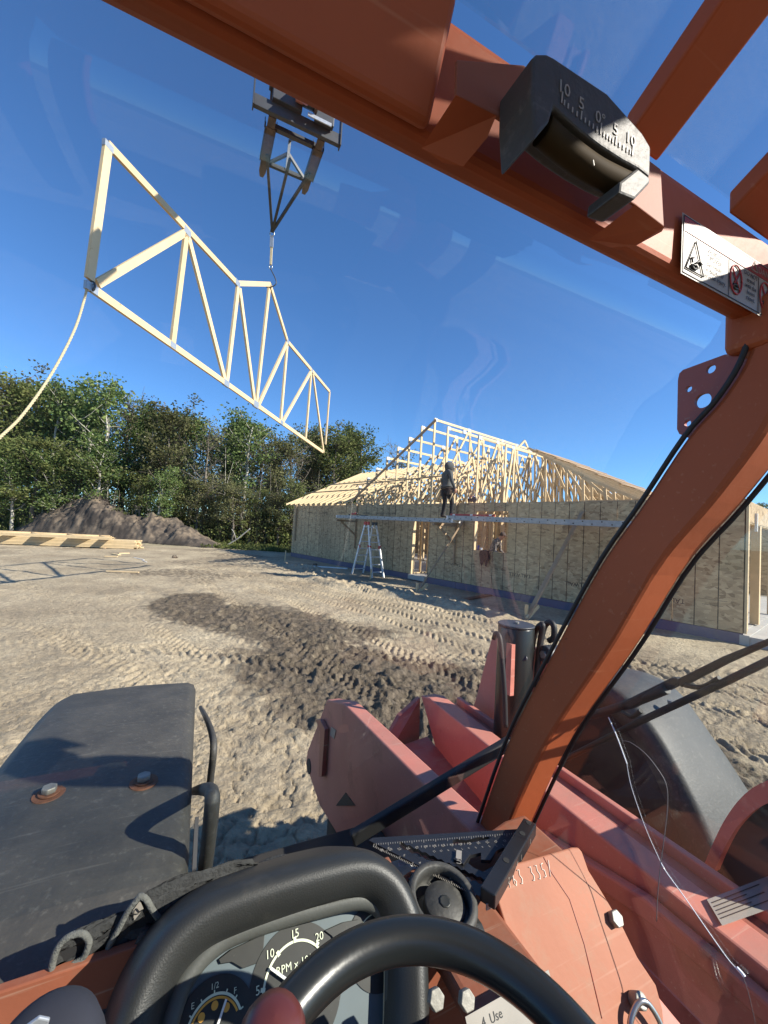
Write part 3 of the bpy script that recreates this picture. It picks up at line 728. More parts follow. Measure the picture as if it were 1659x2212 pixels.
# undergrowth and weeds
def blades(name, n, fn, size, material, label, squash=1.0):
    rng = np.random.default_rng(len(name) * 7)
    P = fn(rng, n)
    ax = rng.normal(size=(n, 3)) * np.array([.5, .5, squash]); ax /= np.linalg.norm(ax, axis=1)[:, None]
    bx = np.cross(ax, rng.normal(size=(n, 3))); bx /= np.linalg.norm(bx, axis=1)[:, None]
    s = rng.uniform(size * .6, size * 1.4, n)[:, None]
    vv = np.stack([P - ax * s, P + bx * s * .45, P + ax * s, P - bx * s * .45], 1).reshape(-1, 3)
    me = bpy.data.meshes.new(name); me.from_pydata(vv.tolist(), [], np.arange(n * 4).reshape(-1, 4).tolist()); me.materials.append(material)
    return tag(link(name, me), label, name.replace('_', ' '), None, 'stuff')
def under(rng, n):
    px = rng.uniform(-90, 690, n); d = rng.uniform(30.8, 40, n)
    clump = vnoise(px * .035, d * .6, 3)
    x = (px - 829.5) / 865 * d; hmax = .5 + 3.6 * clump ** 2.0 * (1.2 - (px > 420) * .35)
    z = rng.power(1.2, n) * hmax
    return np.stack([x, d, z], 1)
blades('undergrowth', 24000, under, .12, M['leaf_olive'], 'dense shrubs and brush along the foot of the wood', .8)
def under2(rng, n):
    px = rng.uniform(380, 700, n); d = rng.uniform(31.2, 40, n)
    x = (px - 829.5) / 865 * d
    return np.stack([x, d, rng.random(n) * 2.4 * (.3 + vnoise(px * .05, d, 9))], 1)
blades('brush', 9000, under2, .13, M['leaf_brown'], 'dry brown brush at the foot of the wood left of the house', .6)
def under3(rng, n):
    px = rng.uniform(-130, 800, n); d = rng.uniform(43, 52, n)
    clump = vnoise(px * .03, d * .5, 31)
    return np.stack([(px - 829.5) / 865 * d, d, rng.random(n) ** .8 * (3.0 + 3.5 * clump)], 1)
blades('deep_brush', 26000, under3, .17, M['leaf_dark'], 'dark brush filling the depth of the wood behind the trunks', .8)
def weeds(rng, n):
    px = rng.uniform(440, 650, n); d = rng.uniform(26.5, 31, n)
    x = (px - 829.5) / 865 * d
    return np.stack([x, d, rng.random(n) ** 2 * .42 * vnoise(px * .06, d * 1.5, 4)], 1)
blades('weeds', 7000, weeds, .09, M['grass'], 'green weeds and grass between the dirt pile and the house', 2.0)
# thin stems in the wood, one mass
mb = MB()
rs = random.Random(5)
for i in range(150):
    px = rs.uniform(-60, 700); d = rs.uniform(31.5, 44)
    b0 = at_depth(px, horizon(px), d); b0.z = -.1
    hh = rs.uniform(2.5, 8.0)
    mb.tube([b0, b0 + Vector((rs.gauss(0, .15), rs.gauss(0, .15), hh * .5)), b0 + Vector((rs.gauss(0, .45), rs.gauss(0, .45), hh))], [.035, .025, .008], 4, mi=0 if rs.random() < .7 else 1)
tag(mb.build('sapling_stems', [M['bark'], M['bark_pale']], fix=False), 'thin bare sapling stems crowded between the trees', 'saplings', None, 'stuff')
# fallen pale branch
fb = at_depth(520, 1165, 28.5)
mb = MB()
q = [at_depth(x, y, 28.5) for x, y in ((490, 1178), (510, 1166), (528, 1152), (540, 1142))]
mb.tube(smooth_path(q), .045, 6)
mb.tube(smooth_path([q[1], at_depth(505, 1150, 28.5), at_depth(500, 1143, 28.5)]), .025, 5)
tag(mb.build('fallen_branch', M['bark_pale']), 'pale fallen branch leaning at the right end of the dirt pile', 'branch')

# ------------------------------------------------------------------ dirt pile
def dirt_pile():
    n, k = 230, 90
    rows = []
    px0, px1 = 30, 505
    prof = lambda u: float(np.interp(u, [30, 60, 90, 120, 160, 200, 235, 270, 300, 330, 355, 385, 410, 440, 470, 505], [0, .9, 1.65, 1.85, 2.55, 3.05, 2.85, 2.1, 1.75, 1.85, 1.6, 1.55, 1.2, .75, .3, 0]))
    xs = np.linspace(px0, px1, n)
    dl = np.interp(xs, [30, 505], [31.0, 26.9])
    V_ = []
    for j in range(k):
        t = j / (k - 1.0)                      # 0 front foot, 1 back foot
        dd = dl + (t - .18) * 5.2
        x = (xs - 829.5) / 865 * dd
        cross = np.where(t < .5, np.sin(min(t / .5, 1) * 1.5708) ** .8, np.cos((max(t, .5) - .5) / .5 * 1.5708) ** .9)
        ph = np.array([prof(u) for u in xs])
        # a steep dug face low at the front, a slope of loose soil above
        ph = ph * cross
        r = fbm(x * .8, dd * .8, 5, 3) - .47
        r2 = fbm(x * 3.0, dd * 3.0, 4, 8) - .47
        r3 = np.abs(fbm(x * 1.5 + 5, dd * 1.5, 4, 14) - .47)
        z = ph * (1 + .60 * r) + np.minimum(ph, .9) * (.50 * r2 - .8 * r3 + .10)
        z = z + ground_fields(x, dd)[0] - .05 + np.where(ph < .02, -.15, 0)
        V_ += list(zip(x, dd, z))
    mb = MB()
    F = [(j * n + i, j * n + i + 1, (j + 1) * n + i + 1, (j + 1) * n + i) for j in range(k - 1) for i in range(n - 1)]
    mb.add(V_, F, 0, True)
    tag(mb.build('dirt_pile', M['pile'], fix=False), 'long heap of black topsoil with a dug face in front of the wood', 'dirt pile')
dirt_pile()

# ------------------------------------------------------------------ timber stacks at the left
def timber():
    pr = at_ground(292, 1187); pl = at_ground(-90, 1172)
    d = (pl - pr); L_ = 11.5; d.normalize(); nrm = Vector((d.y, -d.x, 0));
    if nrm.y < 0: nrm = -nrm
    root = empty('timber_stack', pr, math.atan2(d.y, d.x))
    tag(root, 'long low stack of pale boards lying on the ground in front of the dirt pile', 'timber stack')
    # local: x along the stack to the left, y sideways (towards the camera is +)
    sgn = 1 if (Matrix.Rotation(math.atan2(d.y, d.x), 3, 'Z') @ Vector((0, 1, 0))).dot(nrm) < 0 else -1
    for lay in range(6):
        for w in range(5):
            x0 = random.uniform(-.12, .12) + (.0 if lay < 3 else .1)
            mb = MB().box((x0 + L_ / 2, -sgn * (.15 + w * .19) + random.uniform(-.008, .008), .06 + lay * .076), (L_, .18, .066))
            mb.build('board', M['lumber_pale'], root)
    for x in (1.5, 5.0, 9.0):
        MB().box((x, -sgn * .5, .01), (.09, 1.1, .05)).build('bearer', M['lumber_dark'], root)
    root2 = empty('truss_bundle', pr + Vector((0, 0, .49)), math.atan2(d.y, d.x))
    tag(root2, 'bundle of flat roof trusses lying on top of the long board stack', 'truss bundle')
    for k in range(4):
        z = .035 + k * .04; x0 = .9 + k * .09
        y0, y1 = sgn * .55, -sgn * .95
        MB().beam((x0, y0, z), (x0 + 10, y0, z), .09, .036).build('chord', M['lumber_pale'], root2)
        MB().beam((x0 + .5, y1, z), (x0 + 10, y1, z), .09, .036).build('chord', M['lumber_pale'], root2)
        nodes = [0.1, 1.0, 1.5, 2.6, 3.2, 4.3, 5.0, 6.3, 7.1, 8.5]
        for i in range(len(nodes) - 1):
            a_, b_ = (y0, y1) if i % 2 == 0 else (y1, y0)
            MB().beam((x0 + nodes[i], a_, z), (x0 + nodes[i + 1], b_, z), .085, .035).build('web', M['lumber'], root2)
timber()
def scrap(name, px, py, ln, ang, w, t, m, label, cat, tilt=0.0):
    p = at_ground(px, py); p.z = ground_z(p.x, p.y) + t / 2 + .012
    o = MB().box((0, 0, 0), (ln, w, t)).build(name, m)
    o.location = p; o.rotation_euler = (0, tilt, ang)
    return tag(o, label, cat)
scrap('board_offcut', 362 * .6636, 1205, .5, .2, .09, .04, M['lumber_pale'], 'short pale offcut on the ground at the end of the board stack', 'offcut')
scrap('board_offcut', 250, 1199, .6, -.5, .14, .04, M['lumber_pale'], 'wider pale offcut nearest to the board stack corner', 'offcut')
scrap('board_offcut', 268, 1196, .45, .9, .09, .04, M['lumber'], 'small tan offcut right of the other pieces by the board stack', 'offcut')
scrap('white_strip', 300, 1208, 1.0, 2.5, .05, .012, M['white'], 'thin white strip lying on the dirt right of the truss shadow', 'strip')
scrap('white_strip', 312, 1213, .9, 2.3, .03, .012, M['white'], 'narrower white strip crossing the first one on the dirt', 'strip')
scrap('board_offcut', 265, 1238, 1.0, .1, .09, .03, M['lumber'], 'tan board lying alone on the dirt in front of the truss shadow', 'offcut')
scrap('white_board', 845, 1189, 1.0, .1, .25, .05, M['white'], 'white board lying in the weeds beside the house corner', 'board')
scrap('white_pipe', 690, 1226, 2.6, -.12, .05, .05, M['white'], 'long white pipe lying in the shade in front of the house wall', 'pipe')
scrap('wood_plank', 872 * .6636 + 20, 1190, .9, .0, .2, .05, M['lumber_dark'], 'grey board lying by the weeds left of the house', 'board')
def rock(px, py, r, label):
    rnd = random.Random(int(px))
    bm = bmesh.new(); bmesh.ops.create_icosphere(bm, subdivisions=2, radius=r)
    for v in bm.verts: v.co *= rnd.uniform(.75, 1.2); v.co.z *= .7
    me = bpy.data.meshes.new('dirt_clod'); bm.to_mesh(me); bm.free(); me.materials.append(M['pile'])
    p = at_ground(px, py); o = link('dirt_clod', me); o.location = (p.x, p.y, ground_z(p.x, p.y) + r * .4)
    tag(o, label, 'clod')
rock(377, 1206, .13, 'dark clod of dirt alone on the open ground right of the white strips')
rock(680, 1222, .12, 'clod of dirt in the house shadow beside the white pipe')

# ------------------------------------------------------------------ the house under construction
HOUSE = empty('house_under_construction', RC, math.atan2(HA.y, HA.x))
tag(HOUSE, 'unfinished house with strand board walls and open pale roof trusses', 'house')
Z0, Z1 = .23, 2.97
LEN, DEP = 20.2, 10.0
def hbox(name, a0, a1, b0, b1, z0, z1, m, parent=HOUSE, bevel=0):
    o = MB().box(((a0 + a1) / 2, -(b0 + b1) / 2, (z0 + z1) / 2), (abs(a1 - a0), abs(b1 - b0), abs(z1 - z0))).build(name, m, parent, bevel)
    return o
# slab, foam edge
hbox('slab', .06, LEN - .06, .06, DEP, -.2, Z0 - .02, M['concrete'])
for i in range(8):
    hbox('foam_panel', i * LEN / 8 + .004, (i + 1) * LEN / 8 - .004, -.012 - .004 * (i % 2), .055, -.25, Z0 - .012, M['foam'])
hbox('slab_edge', -.10, .055, -.02, DEP, -.2, Z0 - .03, M['concrete'])
hbox('apron', -2.6, -.105, .0, DEP - 1, -.2, Z0 - .05, M['concrete'])
# front sheathing, one board after the other, cut round the door and the window
DOOR = (8.98, 9.86, Z0, 2.42)
WIN = (5.58, 6.86, 1.40, 2.71)
x = 0.0; k = 0
while x < LEN - .01:
    x1 = min(x + 1.22, LEN)
    cuts = [(x, x1, Z0, Z1)]
    for (o0, o1, oz0, oz1) in (DOOR, WIN):
        nc = []
        for (c0, c1, cz0, cz1) in cuts:
            if o1 <= c0 or o0 >= c1 or oz1 <= cz0 or oz0 >= cz1: nc.append((c0, c1, cz0, cz1)); continue
            if c0 < o0: nc.append((c0, o0, cz0, cz1))
            if c1 > o1: nc.append((o1, c1, cz0, cz1))
            m0, m1 = max(c0, o0), min(c1, o1)
            if oz1 < cz1: nc.append((m0, m1, oz1, cz1))
            if oz0 > cz0 + .01: nc.append((m0, m1, cz0, oz0))
        cuts = nc
    for (c0, c1, cz0, cz1) in cuts:
        g = .003
        hbox('wall_panel', c0 + (g if abs(c0 - x) < 1e-6 else 0), c1 - (g if abs(c1 - x1) < 1e-6 else 0), -.011 + .003 * ((k * 7) % 3 - 1), .001 + .0, cz0, cz1, M['osb'])
    x = x1; k += 1
# plates and studs behind the sheathing
hbox('bottom_plate', .0, DOOR[0], .003, .14, Z0, Z0 + .04, M['lumber'])
hbox('bottom_plate', DOOR[1], LEN, .003, .14, Z0, Z0 + .04, M['lumber'])
hbox('top_plate', 0, LEN, .003, .14, Z1 - .08, Z1 - .042, M['lumber'])
hbox('top_plate', 0, LEN, -.004, .14, Z1 - .04, Z1 + .022, M['lumber_dark'])
a = .02; n = 0
while a < LEN:
    for (o0, o1, oz0, oz1) in (DOOR, WIN):
        if o0 - .02 < a < o1 - .02: break
    else:
        hbox('stud', a, a + .038, .004, .139, Z0 + .041, Z1 - .081, M['lumber'])
    a += .4064
for (o0, o1, oz0, oz1) in (DOOR, WIN):
    for aa in (o0 - .040, o1 + .002):
        hbox('trimmer_stud', aa, aa + .038, -.001, .1405, Z0 + .0415 if oz0 > 1 else Z0, oz1, M['lumber_pale'])
    hbox('header', o0 - .04, o1 + .04, .0045, .139, oz1 + .001, oz1 + .14, M['lumber'])
hbox('window_sill', WIN[0] + .001, WIN[1] - .001, -.001, .139, WIN[2] - .04, WIN[2] + .002, M['lumber_pale'])
hbox('door_sill', DOOR[0], DOOR[1], -.16, .06, .05, Z0 - .005, M['concrete'])
# inner partitions and far walls
def stud_wall(b, a0, a1, z1=Z1, step=.4064, brace=False):
    hbox('partition_plate', a0, a1, b, b + .089, Z0, Z0 + .038, M['lumber'])
    hbox('partition_plate', a0, a1, b, b + .089, z1 - .038, z1, M['lumber'])
    aa = a0
    while aa < a1:
        hbox('partition_stud', aa, aa + .038, b, b + .089, Z0 + .039, z1 - .039, M['lumber'])
        aa += step
def stud_wall_b(a, b0, b1, z1=Z1, step=.4064):
    hbox('partition_plate', a, a + .089, b0, b1, z1 - .038, z1, M['lumber'])
    hbox('partition_plate', a, a + .089, b0, b1, Z0, Z0 + .038, M['lumber'])
    bb = b0
    while bb < b1:
        hbox('partition_stud', a, a + .089, bb, bb + .038, Z0 + .039, z1 - .039, M['lumber'])
        bb += step
stud_wall(3.0, 3.4, 11.4)
stud_wall(5.6, 3.0, 16)
stud_wall_b(9.95, .2, 2.9)
stud_wall_b(5.2, .2, 2.9)
stud_wall_b(8.2, 3.2, 5.5)
stud_wall_b(3.3, .2, 9.5)
MB().beam(hb(8.9, .9, 2.7), hb(9.75, .9, 1.1), .10, .04, side=(0, 1, 0)).build('door_brace', M['lumber_pale'], HOUSE)
for i in range(16):
    hbox('rear_panel', i * 1.22 + .6, i * 1.22 + 1.817, DEP - .012, DEP, Z0, Z1, M['osb'])
for i in range(8):
    hbox('end_panel', LEN + .0, LEN + .012, i * 1.22 + .003, (i + 1) * 1.22 - .003, Z0, Z1, M['osb'])
# garage end: lit corner return, header over the opening, posts
def epanel(b0, b1, z0, z1):
    hbox('corner_panel', -.012, .0, b0, b1, z0, z1, M['osb'])
epanel(.0, .42, Z0, Z1); epanel(.423, 2.2, 2.52, Z1); epanel(2.203, 4.2, 2.52, Z1)
hbox('corner_stud', -.055, -.0125, -.011, .03, Z0, Z1 + .06, M['lumber_pale'])
hbox('garage_header', .002, .14, .43, 6.4, 2.50, 2.80, M['lumber_pale'])
hbox('garage_post', -.02, .14, 1.62, 1.78, Z0, 2.5, M['lumber'])
hbox('garage_post', -.02, .14, 4.1, 4.26, Z0, 2.5, M['lumber'])
hbox('hanger_plate', -.06, -.013, .95, 1.0, 2.35, 2.75, M['white'])
MB().beam(hb(.3, .75, 1.9), hb(.2, 1.55, Z0), .09, .04).build('garage_brace', M['lumber_dark'], HOUSE)
for bb in (2.4, 3.0, 3.6):
    hbox('opening_stud', 2.9, 2.99, bb, bb + .04, Z0, 2.9, M['lumber'])
# uprights nailed on the front wall for the planks
for aa, z0, z1 in ((7.66, .82, 3.02), (13.69, .95, 3.03), (19.72, .95, 3.0), (1.12, .98, 1.98)):
    hbox('upright_strip', aa - .02, aa + .02, -.10, -.0155, z0, z1, M['lumber_dark'] if aa != 1.12 else M['lumber'])

# roof trusses
TM = {}
def truss(a, members, plates=(), name='roof_truss', dz=0):
    t = empty(name, hb(a, 0, 0), 0, HOUSE)
    for (nm, b0, z0, b1, z1, w) in members:
        mb = MB().beam((0, -b0, z0), (0, -b1, z1), .038, w, side=(0, -(z1 - z0), -(b1 - b0)) if nm != 'web' else (0, -(z1 - z0), -(b1 - b0)))
        mb.build(nm, M['lumber_pale'], t)
    if plates:
        mb = MB()
        for (b0, z0) in plates:
            mb.box((0, -b0, z0), (.042, .16, .13))
        mb.build('gusset_plate', M['plate'], t)
    return t
def flat_truss(a, h, b0=0.0, b1=8.9, peak=False):
    zb = Z1 + .068
    mem = [('bottom_chord', b0, zb, b1, zb, .089), ('top_chord', b0, h, b1, h, .089), ('end_post', b0 + .045, zb + .045, b0 + .045, h - .045, .089), ('end_post', b1 - .045, zb + .045, b1 - .045, h - .045, .089)]
    nodes = [(.1, 0), (2.1, 1), (2.15, 0), (3.3, 0), (4.5, 1), (4.55, 0), (5.75, 1), (5.8, 0), (7.2, 1), (8.8, 0)]
    P = [(b0 + .15, zb + .04), (2.1, h - .04), (3.1, zb + .04), (4.45, h - .04), (4.75, zb + .04), (5.7, h - .04), (6.1, zb + .04), (7.3, h - .04), (8.75, zb + .04)]
    if h - zb < .35: P = P[::4]
    for (p0, p1) in zip(P[:-1], P[1:]): mem.append(('web', p0[0], p0[1], p1[0], p1[1], .085))
    for bb in (2.2, 5.6): mem.append(('web', bb, zb + .045, bb, h - .045, .08))
    if peak:
        mem += [('peak_chord', 4.55, h - .05, 5.2, h + .48, .089), ('peak_chord', 5.22, h + .48, 5.75, h - .05, .089)]
    truss(a, mem, [(2.1, h), (4.5, h), (5.7, h), (7.3, h), (.1, h)])
STEP = [(9.03, 6.24), (9.72, 6.05), (10.42, 5.70), (11.10, 5.38), (11.78, 5.02), (12.48, 4.60), (13.12, 4.20), (13.75, 3.84)]
for i, (aa, hh) in enumerate(STEP): flat_truss(aa, hh, peak=False)
flat_truss(8.34, 5.80, .0, 8.9, peak=True)
flat_truss(7.6, 5.55, .9, 8.9); flat_truss(6.9, 5.25, 1.6, 8.9)
SL = .47
def common(a, btail=-.45, braw=5.0):
    z0 = Z1 + .30
    zr = z0 + SL * braw
    zb = Z1 + .068
    mem = [('top_chord', btail, z0 + SL * btail - .02, braw, zr, .089), ('top_chord', braw + .02, zr, 2 * braw + .4, z0 - SL * .4, .089), ('bottom_chord', .02, zb, 2 * braw, zb, .089)]
    for p in ((1.65, zb, 3.2, z0 + SL * 3.2), (3.2, z0 + SL * 3.2, 3.6, zb), (3.6, zb, braw, zr - .06), (braw, zr, 6.4, zb)):
        mem.append(('web', *p, .08))
    truss(a, mem, name='common_truss')
aa = 20.35
while aa > 14.1:
    common(aa); aa -= .56
while aa > 9.2:
    common(aa, .35 + (14 - aa) * .25, 5.0); aa -= .62
# brace across the stepped ends, long lath over the rafters
MB().beam(hb(8.9, -.03, 6.20), hb(14.3, -.03, 3.12), .04, .10, side=(-.57, 0, .86)).build('diagonal_brace', M['lumber_dark'], HOUSE)
MB().beam(hb(20.5, .9, 3.86), hb(14.2, .9, 3.86), .018, .06, side=(0, 0, 1)).build('lath', M['lumber_dark'], HOUSE)
MB().beam(hb(14.2, -.02, 3.95), hb(7.9, -.02, 4.02), .018, .05, side=(0, 0, 1)).build('lath', M['lumber_dark'], HOUSE)
MB().beam(hb(20.5, 2.4, 4.52), hb(13.0, 2.4, 4.52), .018, .07, side=(0, 0, 1)).build('lath', M['lumber'], HOUSE)
# right hand hip: rafters falling to the right and boards over the rear ones
def hip_z(a): return 3.03 + .48 * (a - 2.1)
bb = .7; i = 0
while bb < 9.6:
    t = empty('hip_rafter', hb(0, bb, 0), 0, HOUSE)
    top = min(8.0, 2.1 + bb * 1.05 + .8) if bb < 5 else 8.0
    MB().beam((1.8, 0, hip_z(1.8)), (top, 0, hip_z(top)), .038, .089, side=(-.43, 0, .9)).build('rafter', M['lumber'], t)
    zb = Z1 + .068
    MB().beam((2.1, 0, zb), (top, 0, zb), .038, .089).build('bottom_chord', M['lumber'], t)
    q = 3.0
    while q < top - .3:
        MB().beam((q, 0, zb), (q + .05, 0, hip_z(q) - .04), .038, .08, side=(1, 0, 0)).build('web', M['lumber'], t)
        if q + 1.0 < top: MB().beam((q, 0, zb), (q + .95, 0, hip_z(q + .95) - .04), .038, .08, side=(1, 0, 0)).build('web', M['lumber'], t)
        q += 1.15
    bb += .61; i += 1
for j in range(5):
    for r in range(3):
        b0 = 5.6 + r * 1.22; a0 = 2.0 + j * 1.22; a1 = a0 + 1.21
        if a1 > 8.1: continue
        mb = MB().beam(hb(a0, b0 + .6, hip_z(a0) + .056), hb(a1, b0 + .6, hip_z(a1) + .056), 1.21, .012, side=(-.43, 0, .9))
        mb.build('roof_board', M['lumber_dark'], HOUSE)  # dark timber colour put in for the shaded look of these boards
for j in range(7):
    a0 = 2.4 + j * .8
    MB().beam(hb(a0, 4.3, hip_z(a0) + .055), hb(a0 + .05, 9.3, hip_z(a0 + .05) + .055), .12, .02).build('roof_lath', M['lumber_dark'], HOUSE)
# printed words on the sheathing (upside down, as the boards were hung)
def wall_text(a, z, body, size, flip):
    X = Vector((-1, 0, 0)) if not flip else Vector((1, 0, 0))
    Y = Vector((0, 0, 1)) if not flip else Vector((0, 0, -1))
    text_mesh('printed_word', body, size, frame_mtx(hb(a, -.0165, z), X, Y), M['ink'], HOUSE, 'CENTER', .0003)
for aa in (1.35, 3.35, 5.1, 7.75):
    wall_text(aa, .72 + .02 * aa, 'TALLWALL', .15, True)
    wall_text(aa + (.75 if aa < 7 else .8), .66 + .02 * aa, '________\n_____', .12, True)
wall_text(.5, .70, '______\n________', .12, True)
for aa in (11.2, 12.0, 13.0, 15.0, 16.6, 18.2):
    wall_text(aa, 2.56, 'TALLWALL', .12, False); wall_text(aa - .55, 2.58, '_____\n____', .10, False)

# ------------------------------------------------------------------ scaffold planks, ladder, braces
def house_thing(name, label, cat, group=None):
    t = empty(name, RC, math.atan2(HA.y, HA.x)); tag(t, label, cat, group); return t
def plank(a0, a1, z0a, z0b, h, label):
    t = house_thing('scaffold_plank', label, 'scaffold plank', 'aluminium scaffold planks')
    for nm, b in (('side_rail', -1.12), ('side_rail', -.78)):
        MB().beam(hb(a0, b, z0a + h / 2), hb(a1, b, z0b + h / 2), .03, h).build(nm, M['alu'], t)
    MB().beam(hb(a0, -.95, z0a + h - .02), hb(a1, -.95, z0b + h - .02), .30, .02).build('deck', M['alu'], t)
    mb = MB(); L_ = abs(a1 - a0); n = int(L_ / .22)
    for i in range(n):
        u = (i + .5) / n; aa = a0 + (a1 - a0) * u; z = z0a + (z0b - z0a) * u + h * (.72 if i % 2 else .30)
        mb.cyl(hb(aa, -1.134, z), hb(aa, -1.139, z), .017, 8)
    mb.build('rivet_row', M['dark'], t)  # dark discs painted for the shaded holes along the rail
    for aa, zz in ((a0, z0a), (a1, z0b)):
        MB().box(hb(aa, -.95, zz + h / 2), (.05, .38, h * .9)).build('end_cap', M['white'], t)
    return t
plank(13.72, 6.9, 2.31, 2.26, .13, 'aluminium scaffold plank under the standing worker, its left half')
plank(7.12, .9, 2.35, 2.27, .14, 'aluminium scaffold plank in front of the window opening')
t = house_thing('scaffold_plank', 'white plank end sticking out past the left corner of the house', 'scaffold plank', 'aluminium scaffold planks')
MB().beam(hb(LEN + .75, 1.0, 2.12), hb(LEN + .75, 4.0, 2.12), .3, .12).build('deck', M['alu'], t)
MB().box(hb(LEN + .75, .96, 2.12), (.32, .06, .15)).build('end_cap', M['white'], t)
def bracket(a):
    t = house_thing('plank_bracket', {7.66: 'wooden wall bracket holding the planks where the worker stands', 13.6: 'wooden wall bracket under the left end of the plank', 1.4: 'wooden wall bracket holding the right end of the plank by the cab pillar'}[a], 'bracket', 'plank brackets')
    MB().beam(hb(a, -.11, 2.20), hb(a, -1.2, 2.20), .04, .09).build('arm', M['lumber_dark'], t)
    MB().beam(hb(a, -.105, 1.55), hb(a, -.95, 2.16), .04, .08, side=(0, .6, .6)).build('strut', M['lumber_dark'], t)
for q in (7.66, 13.6, 1.4): bracket(q)
def ladder():
    t = house_thing('folding_ladder', 'aluminium folding ladder standing open with red joints under the left plank', 'ladder')
    apex = 11.25
    for s, foot in ((1, 11.95), (-1, 10.58)):
        bs = (-1.32, -.82)
        for b in bs:
            sp = 1 if b < -1 else -1
            p0 = hb(foot, b - .04 * sp, -.02); p1 = hb(apex + s * .10, b + .05 * sp, 2.12)
            mid = Vector(p0).lerp(Vector(p1), .55)
            MB().beam(p0, mid, .09, .036, side=(0, 1, 0)).build('rail', M['ladder_alu'], t)
            MB().beam(Vector(p0).lerp(Vector(p1), .48) + Vector((0, .012 * sp, 0)), p1, .075, .032, side=(0, 1, 0)).build('rail', M['ladder_alu'], t)
            MB().box(Vector(p0).lerp(Vector(p1), .56), (.10, .05, .12)).build('lock_knob', M['red_plastic'], t)
            MB().box(Vector(p0), (.10, .06, .07)).build('foot', M['black'], t)
            MB().box(Vector(p1), (.13, .05, .13)).build('hinge', M['red_plastic'] if b < -1 else M['dark_steel'], t)
        for i in range(7):
            u = (i + .8) / 7.4
            q0 = hb(foot, bs[0], 0).lerp(hb(apex + s * .10, bs[0] + .05, 2.12), u); q1 = hb(foot, bs[1], 0).lerp(hb(apex + s * .10, bs[1] - .05, 2.12), u)
            MB().beam(q0, q1, .06, .034).build('rung', M['ladder_alu'], t)
    MB().box(hb(apex, -1.07, 1.98), (.26, .45, .015)).build('top_tray', M['white'], t)
ladder()
def wall_brace(a0, z0, a1, b1, label, lg):
    t = house_thing('wall_brace', label, 'brace', 'long timber wall braces')
    MB().beam(hb(a0, -.03, z0), hb(a1, b1, -.03), .04, .12, side=(0, -.6, .7)).build('board', M['lumber_dark'], t)
    MB().beam(hb(a1 + .05, b1 + .12, -.25), hb(a1 + .05, b1 + .12, .34), .05, .07).build('stake', M['lumber'], t)
    MB().beam(hb(a1 - .02, b1 + .02, .02), hb(a1 - .06, b1 + .45, .30), .04, .09).build('cleat', M['lumber'], t)
wall_brace(3.30, 2.70, 3.50, -2.30, 'long timber brace from wall to ground beside the cab pillar', 1)
wall_brace(7.36, 2.33, 7.15, -2.37, 'long timber brace from wall to ground passing below the standing worker', 2)
def stake(px, py, h, label):
    p = at_ground(px, py); o = MB().box((0, 0, h / 2 - .1), (.05, .05, h + .2)).build('wooden_stake', M['lumber'])
    o.location = (p.x, p.y, 0); o.rotation_euler = (.05, .03, .3); tag(o, label, 'stake')
stake(615, 1213, .55, 'wooden stake in the shadow at the left corner of the house')
stake(800, 1252, .4, 'dark wooden stake in the ground between the ladder legs')
o = MB().box((0, 0, 0), (.20, 2.2, .03)).build('rusty_board', M['rust']); p = hb(5.9, -1.1, .02)
pw = RC + HA * 5.9 - HB * 1.2; o.location = (pw.x, pw.y, ground_z(pw.x, pw.y) + .035); o.rotation_euler = (0, 0, math.atan2(HA.y, HA.x) + .15)
tag(o, 'brownish board lying on the ground from the wall outward beside the long brace', 'board')

# ------------------------------------------------------------------ small tools on the planks and the sill
t = house_thing('cordless_drill', 'red and black cordless drill lying on the left plank', 'drill')
MB().beam(hb(12.75, -.98, 2.50), hb(12.45, -.98, 2.52), .07, .075).build('drill_body', M['red_plastic'], t, .01)
MB().cyl(hb(12.45, -.98, 2.52), hb(12.33, -.98, 2.53), .028, 10).build('chuck', M['black'], t)
MB().beam(hb(12.72, -.98, 2.49), hb(12.86, -.98, 2.45), .05, .06).build('grip', M['black'], t, .01)
MB().box(hb(12.9, -.98, 2.46), (.09, .08, .06)).build('battery', M['black'], t, .008)
t = house_thing('long_level', 'long red spirit level lying on the right plank edge', 'level')
MB().beam(hb(7.05, -1.05, 2.525), hb(5.35, -1.05, 2.505), .03, .06).build('body', M['red_plastic'], t)
for q in (6.9, 6.2, 5.5): MB().box(hb(q, -1.05, 2.52), (.10, .034, .045)).build('vial_window', M['white'], t)
t = house_thing('pry_bar', 'dark pry bar lying on the left plank behind the drill', 'pry bar')
MB().tube([hb(12.2, -.9, 2.455), hb(11.9, -.9, 2.452), hb(11.7, -.9, 2.47)], .015, 6).build('bar', M['dark_steel'], t)
t = house_thing('circular_saw', 'dark saw lying on the wall top right of the worker', 'saw')
MB().cyl(hb(7.0, .04, 3.12), hb(7.0, .10, 3.12), .095, 16).build('blade_guard', M['dark_steel'], t)
MB().box(hb(7.16, .07, 3.10), (.20, .10, .12)).build('motor', M['black'], t, .02)
MB().tube(smooth_path([hb(7.22, .07, 3.17), hb(7.13, .07, 3.24), hb(7.02, .07, 3.22)]), .016, 6).build('handle', M['red_plastic'], t)
